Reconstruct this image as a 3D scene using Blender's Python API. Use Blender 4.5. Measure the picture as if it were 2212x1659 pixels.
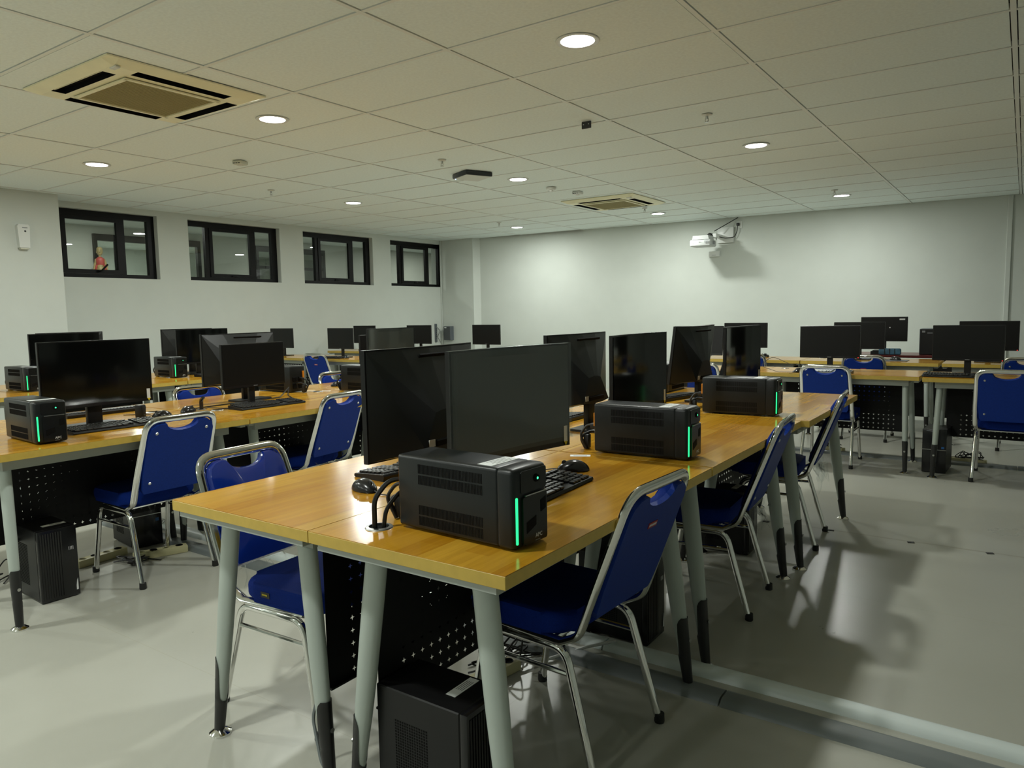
import bpy, bmesh, math, random
from mathutils import Vector, Matrix, Euler
random.seed(7)
PI = math.pi
sc = bpy.context.scene
for o in list(bpy.data.objects): bpy.data.objects.remove(o)
COL = sc.collection
rad = math.radians

# ---------------------------------------------------------------- camera, world, exposure
CE = 2.64                                   # ceiling height
cd = bpy.data.cameras.new('camera'); cam = bpy.data.objects.new('camera', cd); COL.objects.link(cam)
cd.sensor_width = 36.0; cd.sensor_fit = 'HORIZONTAL'; cd.lens = 25.92; cd.clip_start = .05; cd.clip_end = 80
rgt = Vector((.8220, .5690, -.0183)); upv = Vector((-.0398, .0896, .9952))
fwd = rgt.cross(upv) * -1.0
rgt.normalize(); fwd.normalize(); upv = rgt.cross(fwd)
cam.matrix_world = Matrix(((rgt.x, upv.x, -fwd.x, 4.899), (rgt.y, upv.y, -fwd.y, -1.864), (rgt.z, upv.z, -fwd.z, 1.29), (0, 0, 0, 1)))
sc.camera = cam
w = bpy.data.worlds.new('world'); sc.world = w; w.use_nodes = True
w.node_tree.nodes['Background'].inputs[0].default_value = (.5, .55, .5, 1)
w.node_tree.nodes['Background'].inputs[1].default_value = .02
vs = sc.view_settings
vs.view_transform = 'Standard'; vs.look = 'None'; vs.gamma = 1.0; vs.use_curve_mapping = False
vs.exposure = 0.17
LAMP_W = 26.0                               # each ceiling downlight
LAMP_COL = (.96, 1.0, .93)

# ---------------------------------------------------------------- materials
MATS = {}
def newmat(name):
    m = bpy.data.materials.new(name); m.use_nodes = True
    nt = m.node_tree; b = nt.nodes['Principled BSDF']
    return m, nt, b
def mat(name, col, rough=.5, metal=0., spec=.5, noise=0., nscale=20., bump=0., bscale=200., coat=0., emit=None, estr=0.):
    m, nt, b = newmat(name)
    b.inputs['Base Color'].default_value = (*col, 1); b.inputs['Roughness'].default_value = rough
    b.inputs['Metallic'].default_value = metal; b.inputs['Specular IOR Level'].default_value = spec
    b.inputs['Coat Weight'].default_value = coat; b.inputs['Coat Roughness'].default_value = .08
    tc = nt.nodes.new('ShaderNodeTexCoord')
    if noise:
        n = nt.nodes.new('ShaderNodeTexNoise'); n.inputs['Scale'].default_value = nscale; n.inputs['Detail'].default_value = 5
        nt.links.new(tc.outputs['Object'], n.inputs['Vector'])
        r = nt.nodes.new('ShaderNodeValToRGB')
        r.color_ramp.elements[0].position = .3; r.color_ramp.elements[1].position = .7
        r.color_ramp.elements[0].color = (*[c * (1 - noise) for c in col], 1)
        r.color_ramp.elements[1].color = (*[min(1, c * (1 + noise)) for c in col], 1)
        nt.links.new(n.outputs['Fac'], r.inputs[0]); nt.links.new(r.outputs[0], b.inputs['Base Color'])
    if bump:
        n2 = nt.nodes.new('ShaderNodeTexNoise'); n2.inputs['Scale'].default_value = bscale; n2.inputs['Detail'].default_value = 3
        nt.links.new(tc.outputs['Object'], n2.inputs['Vector'])
        bp = nt.nodes.new('ShaderNodeBump'); bp.inputs['Strength'].default_value = bump; bp.inputs['Distance'].default_value = .002
        nt.links.new(n2.outputs['Fac'], bp.inputs['Height']); nt.links.new(bp.outputs[0], b.inputs['Normal'])
    if emit:
        b.inputs['Emission Color'].default_value = (*emit, 1); b.inputs['Emission Strength'].default_value = estr
    MATS[name] = m
    return m
mat('wall_paint', (.60, .635, .595), .65, noise=.02, nscale=3, bump=.15, bscale=90)
mat('corridor_paint', (.58, .60, .54), .7, noise=.03, nscale=2)
mat('ceiling_board', (.83, .905, .89), .85, spec=.2, noise=.04, nscale=60, bump=.25, bscale=300)
mat('tee_bar', (.80, .83, .80), .5)
mat('plenum', (.05, .05, .045), .9)
mat('edge_band', (.55, .38, .07), .42, noise=.06, nscale=40)
mat('leg_grey', (.42, .47, .43), .42)
mat('rail_grey', (.36, .39, .36), .45)
mat('panel_black', (.006, .006, .006), .55, spec=.25)
mat('sleeve_black', (.012, .012, .012), .4, bump=.1)
mat('chrome', (.78, .78, .76), .09, metal=1.)
mat('steel', (.55, .55, .53), .3, metal=1.)
mat('blue_back', (.004, .029, .23), .5, spec=.2, noise=.08, nscale=120, bump=.15, bscale=500)
mat('blue_fabric', (.003, .021, .19), .8, spec=.12, noise=.15, nscale=300, bump=.5, bscale=700)
mat('blue_vinyl', (.004, .022, .21), .14, spec=.6, coat=.6, noise=.05, nscale=15, bump=.25, bscale=25)
mat('rubber', (.01, .01, .01), .6)
mat('plastic_black', (.007, .007, .007), .42, spec=.35)
mat('ups_black', (.0085, .0108, .0118), .36, spec=.4, bump=.12, bscale=900)
mat('ups_front', (.007, .008, .008), .24, spec=.4)
mat('vent_dark', (.002, .002, .002), .7, spec=.15)
mat('key_black', (.014, .014, .014), .35)
mat('key_grey', (.35, .37, .38), .4)
mat('mouse_black', (.012, .012, .013), .22)
mat('tower_black', (.007, .007, .0075), .38, spec=.35)
mat('tower_front', (.007, .007, .008), .22)
mat('tower_grey', (.06, .065, .07), .4)
mat('screen_gloss', (.003, .0035, .0035), .09, spec=.4)
mat('screen_matte', (.004, .004, .004), .35, spec=.3)
mat('screen_film', (.045, .052, .046), .36, spec=.6)  # base lightened to stand in for the sheen of the film
mat('monitor_back', (.013, .0145, .0145), .33, spec=.45, bump=.1, bscale=700)
mat('bezel', (.006, .006, .0065), .3, spec=.4)
mat('white_plastic', (.72, .74, .72), .35)
mat('projector_white', (.50, .52, .51), .45)
mat('off_white', (.62, .62, .52), .4)
mat('paper', (.75, .77, .76), .6)
mat('ink', (.03, .03, .03), .6)
mat('print_grey', (.25, .26, .27), .6)
mat('print_white', (.7, .7, .7), .5)
mat('orange_tag', (.75, .26, .01), .5)
mat('yellow_tag', (.75, .60, .02), .5)
mat('red_label', (.30, .02, .02), .5)
mat('blue_sticker', (.02, .12, .35), .4)
mat('cream_ac', (.86, .83, .58), .4, noise=.05, nscale=6)
mat('tan_grille', (.43, .38, .19), .6)
mat('frame_black', (.0045, .0045, .005), .4, spec=.2)
mat('strip_cream', (.62, .58, .33), .45)
mat('cable_black', (.010, .010, .010), .45)
mat('cable_white', (.55, .57, .55), .45)
mat('duct_white', (.70, .77, .76), .35)
mat('duct_grey', (.17, .19, .19), .4)
mat('maroon', (.10, .012, .012), .3)
mat('device_dark', (.02, .023, .03), .35)
mat('device_grey', (.10, .115, .13), .4)
mat('detector', (.66, .67, .62), .4)
mat('bag_blue', (.05, .14, .22), .6, noise=.5, nscale=14)
mat('statue_gold', (.36, .28, .12), .45, noise=.3, nscale=30)
mat('statue_red', (.42, .06, .05), .5, noise=.2, nscale=30)
mat('tape_dark', (.03, .03, .03), .6)
mat('led_green', (.02, .25, .08), .3, emit=(.02, 1.0, .26), estr=1.5)
mat('led_dot', (.02, .25, .08), .3, emit=(.05, 1.0, .35), estr=2.0)
mat('led_red', (.2, .01, .01), .3, emit=(1, .03, .02), estr=2.0)
mat('led_blue', (.2, .3, .8), .3, emit=(.4, .6, 1), estr=4.0)
mat('lamp_glow', (1, 1, 1), .3, emit=(1.0, 1.0, .97), estr=14.0)

def wood():                                 # laminated strip-pattern desk top, grain along local X
    m, nt, b = newmat('desk_laminate'); N = nt.nodes; L = nt.links
    tc = N.new('ShaderNodeTexCoord'); oi = N.new('ShaderNodeObjectInfo')
    off = N.new('ShaderNodeVectorMath'); off.operation = 'MULTIPLY_ADD'
    off.inputs[1].default_value = (1, 1, 1)
    rv = N.new('ShaderNodeCombineXYZ'); mu = N.new('ShaderNodeMath'); mu.operation = 'MULTIPLY'; mu.inputs[1].default_value = 7.3
    L.new(oi.outputs['Random'], mu.inputs[0]); L.new(mu.outputs[0], rv.inputs[0]); L.new(mu.outputs[0], rv.inputs[1])
    L.new(tc.outputs['Object'], off.inputs[0]); L.new(rv.outputs[0], off.inputs[2])
    br = N.new('ShaderNodeTexBrick'); br.offset = .37; br.offset_frequency = 2
    br.inputs['Color1'].default_value = (.60, .34, .036, 1); br.inputs['Color2'].default_value = (.45, .21, .011, 1)
    br.inputs['Mortar'].default_value = (.5, .26, .02, 1); br.inputs['Mortar Size'].default_value = .0
    br.inputs['Scale'].default_value = 1.0; br.inputs['Brick Width'].default_value = .62; br.inputs['Row Height'].default_value = .068
    br.inputs['Bias'].default_value = .1
    L.new(off.outputs[0], br.inputs['Vector'])
    mp = N.new('ShaderNodeMapping'); mp.inputs['Scale'].default_value = (2.2, 34, 1); L.new(off.outputs[0], mp.inputs[0])
    n1 = N.new('ShaderNodeTexNoise'); n1.inputs['Scale'].default_value = 2.2; n1.inputs['Detail'].default_value = 6; n1.inputs['Distortion'].default_value = .4
    L.new(mp.outputs[0], n1.inputs['Vector'])
    mx = N.new('ShaderNodeMix'); mx.data_type = 'RGBA'; mx.blend_type = 'MULTIPLY'; mx.inputs[0].default_value = .75
    rp = N.new('ShaderNodeValToRGB'); rp.color_ramp.elements[0].position = .3; rp.color_ramp.elements[1].position = .72
    rp.color_ramp.elements[0].color = (.80, .74, .60, 1); rp.color_ramp.elements[1].color = (1.12, 1.10, 1.05, 1)
    L.new(n1.outputs['Fac'], rp.inputs[0]); L.new(br.outputs['Color'], mx.inputs[6]); L.new(rp.outputs[0], mx.inputs[7])
    L.new(mx.outputs[2], b.inputs['Base Color'])
    b.inputs['Roughness'].default_value = .17; b.inputs['Specular IOR Level'].default_value = .4
    n2 = N.new('ShaderNodeTexNoise'); n2.inputs['Scale'].default_value = 350; L.new(tc.outputs['Object'], n2.inputs['Vector'])
    bp = N.new('ShaderNodeBump'); bp.inputs['Strength'].default_value = .06; bp.inputs['Distance'].default_value = .001
    L.new(n2.outputs['Fac'], bp.inputs['Height']); L.new(bp.outputs[0], b.inputs['Normal'])
    MATS['wood'] = m
wood()
def floor_mat():
    m, nt, b = newmat('vinyl_floor'); N = nt.nodes; L = nt.links
    tc = N.new('ShaderNodeTexCoord')
    n = N.new('ShaderNodeTexNoise'); n.inputs['Scale'].default_value = 1.1; n.inputs['Detail'].default_value = 7; n.inputs['Roughness'].default_value = .62
    L.new(tc.outputs['Object'], n.inputs['Vector'])
    r = N.new('ShaderNodeValToRGB'); r.color_ramp.elements[0].position = .32; r.color_ramp.elements[1].position = .68
    r.color_ramp.elements[0].color = (.40, .40, .345, 1); r.color_ramp.elements[1].color = (.44, .44, .385, 1)
    L.new(n.outputs['Fac'], r.inputs[0])
    br = N.new('ShaderNodeTexBrick'); br.offset = 0; br.inputs['Scale'].default_value = 1; br.inputs['Brick Width'].default_value = 2.0; br.inputs['Row Height'].default_value = 1.0
    br.inputs['Color1'].default_value = (1, 1, 1, 1); br.inputs['Color2'].default_value = (1, 1, 1, 1); br.inputs['Mortar'].default_value = (.90, .88, .82, 1)
    br.inputs['Mortar Size'].default_value = .0016; br.inputs['Mortar Smooth'].default_value = .6
    mp = N.new('ShaderNodeMapping'); mp.inputs['Location'].default_value = (.45, .39, 0)
    L.new(tc.outputs['Object'], mp.inputs[0]); L.new(mp.outputs[0], br.inputs['Vector'])
    mx = N.new('ShaderNodeMix'); mx.data_type = 'RGBA'; mx.blend_type = 'MULTIPLY'; mx.inputs[0].default_value = 1
    L.new(r.outputs[0], mx.inputs[6]); L.new(br.outputs['Color'], mx.inputs[7])
    sp = N.new('ShaderNodeSeparateXYZ'); L.new(tc.outputs['Object'], sp.inputs[0])     # dirty seam where the vinyl sheets meet
    ns = N.new('ShaderNodeTexNoise'); ns.inputs['Scale'].default_value = 3.0; ns.inputs['Detail'].default_value = 6; L.new(tc.outputs['Object'], ns.inputs['Vector'])
    m1 = N.new('ShaderNodeMath'); m1.operation = 'MULTIPLY_ADD'; m1.inputs[1].default_value = .05; m1.inputs[2].default_value = -2.64
    L.new(ns.outputs['Fac'], m1.inputs[0])
    m2 = N.new('ShaderNodeMath'); m2.operation = 'ADD'; L.new(m1.outputs[0], m2.inputs[0]); L.new(sp.outputs[1], m2.inputs[1])
    m3 = N.new('ShaderNodeMath'); m3.operation = 'ABSOLUTE'; L.new(m2.outputs[0], m3.inputs[0])
    m4 = N.new('ShaderNodeMapRange'); m4.inputs[1].default_value = .002; m4.inputs[2].default_value = .013; m4.inputs[3].default_value = .65; m4.inputs[4].default_value = 0
    L.new(m3.outputs[0], m4.inputs[0])
    m5 = N.new('ShaderNodeMath'); m5.operation = 'MULTIPLY'; L.new(m4.outputs[0], m5.inputs[0]); L.new(ns.outputs['Fac'], m5.inputs[1])
    mz = N.new('ShaderNodeMix'); mz.data_type = 'RGBA'; mz.inputs[7].default_value = (.17, .135, .075, 1)
    L.new(m5.outputs[0], mz.inputs[0]); L.new(mx.outputs[2], mz.inputs[6])
    L.new(mz.outputs[2], b.inputs['Base Color'])
    r2 = N.new('ShaderNodeMapRange'); r2.inputs[1].default_value = .3; r2.inputs[2].default_value = .7; r2.inputs[3].default_value = .27; r2.inputs[4].default_value = .31
    L.new(n.outputs['Fac'], r2.inputs[0]); L.new(r2.outputs[0], b.inputs['Roughness'])
    b.inputs['Specular IOR Level'].default_value = .5
    n2 = N.new('ShaderNodeTexNoise'); n2.inputs['Scale'].default_value = 60; n2.inputs['Detail'].default_value = 4; L.new(tc.outputs['Object'], n2.inputs['Vector'])
    bp = N.new('ShaderNodeBump'); bp.inputs['Strength'].default_value = .10; bp.inputs['Distance'].default_value = .002
    L.new(n2.outputs['Fac'], bp.inputs['Height']); L.new(bp.outputs[0], b.inputs['Normal'])
    MATS['floor'] = m
floor_mat()
def clear_mat(name, rough, amount, tint=(1, 1, 1), bump=0, bscale=60, ior=1.5):
    m, nt, b = newmat(name); N = nt.nodes; L = nt.links
    out = N['Material Output']; N.remove(b)
    tr = N.new('ShaderNodeBsdfTransparent'); tr.inputs[0].default_value = (*tint, 1)
    gl = N.new('ShaderNodeBsdfGlossy'); gl.inputs['Roughness'].default_value = rough; gl.inputs['Color'].default_value = (1, 1, 1, 1)
    fr = N.new('ShaderNodeFresnel'); fr.inputs[0].default_value = ior
    ad = N.new('ShaderNodeMath'); ad.operation = 'ADD'; ad.use_clamp = True; ad.inputs[1].default_value = amount
    L.new(fr.outputs[0], ad.inputs[0])
    ge = N.new('ShaderNodeNewGeometry'); iv = N.new('ShaderNodeMath'); iv.operation = 'SUBTRACT'; iv.inputs[0].default_value = 1
    L.new(ge.outputs['Backfacing'], iv.inputs[1])                        # only the outer face of a pane mirrors
    mm = N.new('ShaderNodeMath'); mm.operation = 'MULTIPLY'; L.new(ad.outputs[0], mm.inputs[0]); L.new(iv.outputs[0], mm.inputs[1])
    mx = N.new('ShaderNodeMixShader'); L.new(mm.outputs[0], mx.inputs[0]); L.new(tr.outputs[0], mx.inputs[1]); L.new(gl.outputs[0], mx.inputs[2])
    L.new(mx.outputs[0], out.inputs[0])
    if bump:
        tc = N.new('ShaderNodeTexCoord'); n = N.new('ShaderNodeTexNoise'); n.inputs['Scale'].default_value = bscale; n.inputs['Detail'].default_value = 3
        L.new(tc.outputs['Object'], n.inputs['Vector'])
        bp = N.new('ShaderNodeBump'); bp.inputs['Strength'].default_value = bump; bp.inputs['Distance'].default_value = .02
        L.new(n.outputs['Fac'], bp.inputs['Height']); L.new(bp.outputs[0], gl.inputs['Normal'])
    MATS[name] = m
clear_mat('window_glass', .01, .03, (.80, .82, .80))
clear_mat('clear_wrap', .22, .015, (.93, .94, .94), bump=.3, bscale=20, ior=1.14)
clear_mat('screen_sheet', .08, .02, (.95, .96, .96))

# ---------------------------------------------------------------- mesh helpers
def put(bm, verts, faces, M=None):
    vs_ = [bm.verts.new(M @ Vector(v) if M is not None else v) for v in verts]
    for f in faces:
        try: bm.faces.new([vs_[i] for i in f])
        except ValueError: pass
    return vs_
BOXF = [(0, 3, 2, 1), (4, 5, 6, 7), (0, 1, 5, 4), (1, 2, 6, 5), (2, 3, 7, 6), (3, 0, 4, 7)]
def box(bm, c, s, M=None):
    x, y, z = c; a, b, d = s[0] / 2, s[1] / 2, s[2] / 2
    put(bm, [(x-a, y-b, z-d), (x+a, y-b, z-d), (x+a, y+b, z-d), (x-a, y+b, z-d), (x-a, y-b, z+d), (x+a, y-b, z+d), (x+a, y+b, z+d), (x-a, y+b, z+d)], BOXF, M)
def rbox(bm, c, s, r=.004, seg=2, M=None, taper=None):
    t = bmesh.new(); box(t, (0, 0, 0), s)
    if taper:
        for v in t.verts:
            if v.co.z > 0: v.co.x *= taper[0]; v.co.y *= taper[1]
    bmesh.ops.bevel(t, geom=list(t.edges), offset=r, segments=seg, profile=.5, affect='EDGES')
    t.verts.index_update()
    put(bm, [v.co + Vector(c) for v in t.verts], [[v.index for v in f.verts] for f in t.faces], M)
    t.free()
def prism(bm, poly, axis, a, b, M=None):
    """extrude a 2D polygon; axis 'y': poly in (x,z), 'z': (x,y), 'x': (y,z)"""
    def p3(p, d): return (p[0], d, p[1]) if axis == 'y' else ((p[0], p[1], d) if axis == 'z' else (d, p[0], p[1]))
    n = len(poly)
    vs_ = put(bm, [p3(p, a) for p in poly] + [p3(p, b) for p in poly], [(i, (i+1) % n, n + (i+1) % n, n + i) for i in range(n)], M)
    bm.faces.new(vs_[:n][::-1]); bm.faces.new(vs_[n:])
def fillet(pts, r, seg=5):
    pts = [Vector(p) for p in pts]; out = [pts[0]]
    rs = r if isinstance(r, (list, tuple)) else [r] * len(pts)
    for i in range(1, len(pts) - 1):
        p, a, b = pts[i], pts[i-1], pts[i+1]
        u = (a - p); v = (b - p); lu, lv = u.length, v.length; u.normalize(); v.normalize()
        ang = u.angle(v, 0)
        if ang > 3.1 or rs[i] <= 0: out.append(p); continue
        t = min(rs[i] / math.tan(ang / 2), lu * .49, lv * .49)
        A = p + u * t; B = p + v * t
        for k in range(seg + 1):
            s = k / seg
            out.append(A * (1-s)**2 + p * 2 * s * (1-s) + B * s**2)
    out.append(pts[-1]); return out
def tube(bm, pts, r, n=8, M=None, caps=True, flat=None, closed=False):
    pts = [Vector(p) for p in pts]; N = len(pts)
    rr = r if isinstance(r, (list, tuple)) else [r] * N
    up = None; rings = []
    for i, p in enumerate(pts):
        if closed: d = pts[(i+1) % N] - pts[i-1]
        else: d = (pts[min(i+1, N-1)] - pts[max(i-1, 0)])
        d.normalize()
        if up is None:
            up = Vector(flat) if flat is not None else (Vector((0, 0, 1)) if abs(d.z) < .9 else Vector((1, 0, 0)))
        s = d.cross(up); s.normalize(); up = s.cross(d); up.normalize()
        ring = []
        for k in range(n):
            a = 2 * PI * k / n
            ra, rb = (rr[i], rr[i]) if not isinstance(rr[i], tuple) else rr[i]
            q = p + s * math.cos(a) * ra + up * math.sin(a) * rb
            ring.append(bm.verts.new(M @ q if M is not None else q))
        rings.append(ring)
    cnt = N if closed else N - 1
    for i in range(cnt):
        a, b = rings[i], rings[(i+1) % N]
        for k in range(n):
            bm.faces.new((a[k], a[(k+1) % n], b[(k+1) % n], b[k]))
    if caps and not closed:
        bm.faces.new(rings[0][::-1]); bm.faces.new(rings[-1])
def lathe(bm, prof, c=(0, 0, 0), n=20, M=None, sx=1., sy=1.):
    rings = []
    for (r, z) in prof:
        rings.append([bm.verts.new((M @ Vector((c[0] + r*sx*math.cos(2*PI*k/n), c[1] + r*sy*math.sin(2*PI*k/n), c[2] + z))) if M is not None
                      else (c[0] + r*sx*math.cos(2*PI*k/n), c[1] + r*sy*math.sin(2*PI*k/n), c[2] + z)) for k in range(n)])
    for i in range(len(rings) - 1):
        a, b = rings[i], rings[i+1]
        for k in range(n): bm.faces.new((a[k], a[(k+1) % n], b[(k+1) % n], b[k]))
    if prof[0][0] > 1e-5: bm.faces.new(rings[0][::-1])
    if prof[-1][0] > 1e-5: bm.faces.new(rings[-1])
def rrect(w_, h_, r, seg=4, cx=0, cy=0):
    out = []
    for (sx, sy, a0) in ((1, 1, 0), (-1, 1, 90), (-1, -1, 180), (1, -1, 270)):
        for k in range(seg + 1):
            a = rad(a0 + 90 * k / seg)
            out.append((cx + sx * (w_/2 - r) + r * math.cos(a), cy + sy * (h_/2 - r) + r * math.sin(a)))
    return out
def obj(name, bm, m, parent=None, smooth=False, loc=None, rot=None):
    me = bpy.data.meshes.new(name)
    bmesh.ops.remove_doubles(bm, verts=bm.verts, dist=1e-6)
    bmesh.ops.recalc_face_normals(bm, faces=bm.faces)
    bm.to_mesh(me); bm.free()
    if smooth:
        me.polygons.foreach_set('use_smooth', [True] * len(me.polygons))
        try: me.set_sharp_from_angle(angle=rad(38))
        except Exception: pass
    o = bpy.data.objects.new(name, me); COL.objects.link(o)
    me.materials.append(MATS[m] if isinstance(m, str) else m)
    if parent is not None: o.parent = parent
    if loc is not None: o.location = loc
    if rot is not None: o.rotation_euler = rot
    return o
def mk(name, m, parent, fn, smooth=False, **k):
    bm = bmesh.new(); fn(bm); return obj(name, bm, m, parent, smooth, **k)
def tag(o, label=None, cat=None, group=None, kind=None):
    if label: o['label'] = label
    if cat: o['category'] = cat
    if group: o['group'] = group
    if kind: o['kind'] = kind
    return o
def thing(name, loc=(0, 0, 0), rz=0, label=None, cat=None, group=None):
    o = bpy.data.objects.new(name, None); COL.objects.link(o); o.empty_display_size = .1
    o.location = loc; o.rotation_euler = (0, 0, rz)
    return tag(o, label, cat, group)
def copy_tree(o, parent=None):
    c = o.copy(); COL.objects.link(c)
    if parent is not None: c.parent = parent
    for ch in list(o.children): copy_tree(ch, c)
    return c
PROTO = {}
def place(kind, maker, loc, rz, label, cat, group):
    """the first call builds the thing, later calls copy it and its parts"""
    if kind not in PROTO:
        PROTO[kind] = o = maker()
    else: o = copy_tree(PROTO[kind])
    o.location = loc; o.rotation_euler = (0, 0, rz)
    return tag(o, label, cat, group)
def text_bm(s, size, ext=.0004):
    cu = bpy.data.curves.new('t', 'FONT'); cu.body = s; cu.size = size; cu.extrude = ext; cu.align_x = 'CENTER'; cu.align_y = 'CENTER'; cu.resolution_u = 2
    ob = bpy.data.objects.new('t', cu); COL.objects.link(ob)
    me = bpy.data.meshes.new_from_object(ob)
    bm = bmesh.new(); bm.from_mesh(me)
    bpy.data.objects.remove(ob); bpy.data.curves.remove(cu); bpy.data.meshes.remove(me)
    return bm
def text_obj(name, s, size, m, parent, loc, rot):
    return obj(name, text_bm(s, size), m, parent, loc=loc, rot=rot)

# ================================================================ room shell
def struct(name, bm, m, parent=None):
    o = obj(name, bm, m, parent)
    if parent is None: o['kind'] = 'structure'
    return o
WX = -4.1                                   # window wall plane
def wy(x): return 8.98 + (x + 3.2) * .0588   # projector wall (slightly out of square)
X1, Y0 = 8.4, -7.2
bm = bmesh.new(); box(bm, (2.15, 1.2, -.05), (12.9, 18, .1)); struct('floor', bm, 'floor')
# projector wall
bm = bmesh.new()
prism(bm, [(WX - .3, wy(WX - .3)), (X1 + .2, wy(X1 + .2)), (X1 + .2, wy(X1 + .2) + .15), (WX - .3, wy(WX - .3) + .15)], 'z', 0, 3.0)
struct('wall_front', bm, 'wall_paint')
bm = bmesh.new(); box(bm, (X1 + .07, 2.5, 1.5), (.14, 19.4, 3.0)); struct('wall_right', bm, 'wall_paint')
bm = bmesh.new(); box(bm, (2.1, Y0 - .07, 1.5), (12.9, .14, 3.0)); struct('wall_back', bm, 'wall_paint')
# window wall with four openings
WIN = [(1.89, 3.345), (3.76, 5.205), (5.63, 7.08), (7.5, 8.94)]
WZ0, WZ1 = 1.79, 2.575
bm = bmesh.new()
TH = .2
def wseg(y0, y1, z0, z1): box(bm, (WX - TH/2, (y0+y1)/2, (z0+z1)/2), (TH, y1-y0, z1-z0))
wseg(Y0 - .1, 9.2, 0, WZ0); wseg(Y0 - .1, 9.2, WZ1, 3.0)
ys = [Y0 - .1] + [v for p in WIN for v in p] + [9.2]
for k in range(0, len(ys), 2): wseg(ys[k], ys[k+1], WZ0, WZ1)
struct('wall_left', bm, 'wall_paint')
bm = bmesh.new(); box(bm, ((WX - 3.685) / 2, (Y0 + 2.01) / 2, 1.45), (-3.685 - WX, 2.01 - Y0, 2.9))
struct('wall_pier_left', bm, 'wall_paint')
bm = bmesh.new()
prism(bm, [(WX, 8.83), (-3.345, 8.83), (-3.27, 9.02), (WX, 9.02)], 'z', 0, 2.9)
struct('wall_pier_corner', bm, 'wall_paint')
# conduit strip on the projector wall and in the far corner
bm = bmesh.new(); M = Matrix.Rotation(math.atan(.0588), 4, 'Z'); M.translation = (4.70, wy(4.70) - .012, 1.3)
rbox(bm, (0, 0, 0), (.055, .024, 2.68), .004, 1, M); struct('trim_1', bm, 'wall_paint')
bm = bmesh.new(); box(bm, (WX + .012, 8.81, 1.32), (.02, .022, 2.64)); struct('trim_2', bm, 'wall_paint')

# ceiling: dark plenum slab, tee bars, tiles
ceil = bpy.data.objects.new('ceiling', None)
bm = bmesh.new(); box(bm, (2.1, 1.1, CE + .32), (12.9, 17.4, .06)); ceil = struct('ceiling', bm, 'plenum')
def clipY(x, y): return min(y, wy(x))
bm = bmesh.new()
for i in range(-3, 8):
    x = i * 1.2
    if WX < x < X1: box(bm, (x, (-2.4 + wy(x)) / 2, CE + .016), (.024, wy(x) + 2.4, .032))
for j in range(-4, 16):
    y = j * .6
    for i in range(-4, 7):
        xa, xb = max(i*1.2 + .012, WX), min((i+1)*1.2 - .012, X1)
        if y < wy(xa) - .02 and xb > xa: box(bm, ((xa+xb)/2, y, CE + .0165), (xb-xa, .022, .031))
obj('tee_bar_grid', bm, 'tee_bar', ceil)
tile_me = {}
for i in range(-4, 7):
    for j in range(-4, 16):
        xa, xb = max(i*1.2, WX) + (.0175 if i*1.2 >= WX else .002), min((i+1)*1.2, X1) - .0175
        ya, yb = j*.6 + .0165, (j+1)*.6 - .0165
        if xb - xa < .05 or ya > wy(xa) - .03 or yb < Y0 + .1: continue
        bm = bmesh.new()
        q = [(xa, ya), (xb, ya), (xb, min(yb, wy(xb) - .004)), (xa, min(yb, wy(xa) - .004))]
        cx, cy = (xa+xb)/2, (ya+yb)/2
        key = (round(xb-xa, 4), tuple(round(b_-cy, 3) for _, b_ in q))
        dz = random.choice((0, 0, .001, .002))
        if key in tile_me:
            bm.free(); t = bpy.data.objects.new('ceiling_tile', tile_me[key]); COL.objects.link(t); t.parent = ceil
        else:
            prism(bm, [(a-cx, b_-cy) for a, b_ in q], 'z', 0, .014)
            t = obj('ceiling_tile', bm, 'ceiling_board', ceil); tile_me[key] = t.data
        t.location = (cx, cy, CE + .003 + dz)

bm = bmesh.new(); box(bm, ((WX + X1)/2, (Y0 - 2.415)/2, CE + .012), (X1 - WX, -2.415 - Y0, .014)); struct('ceiling_rear', bm, 'ceiling_board')
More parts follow.
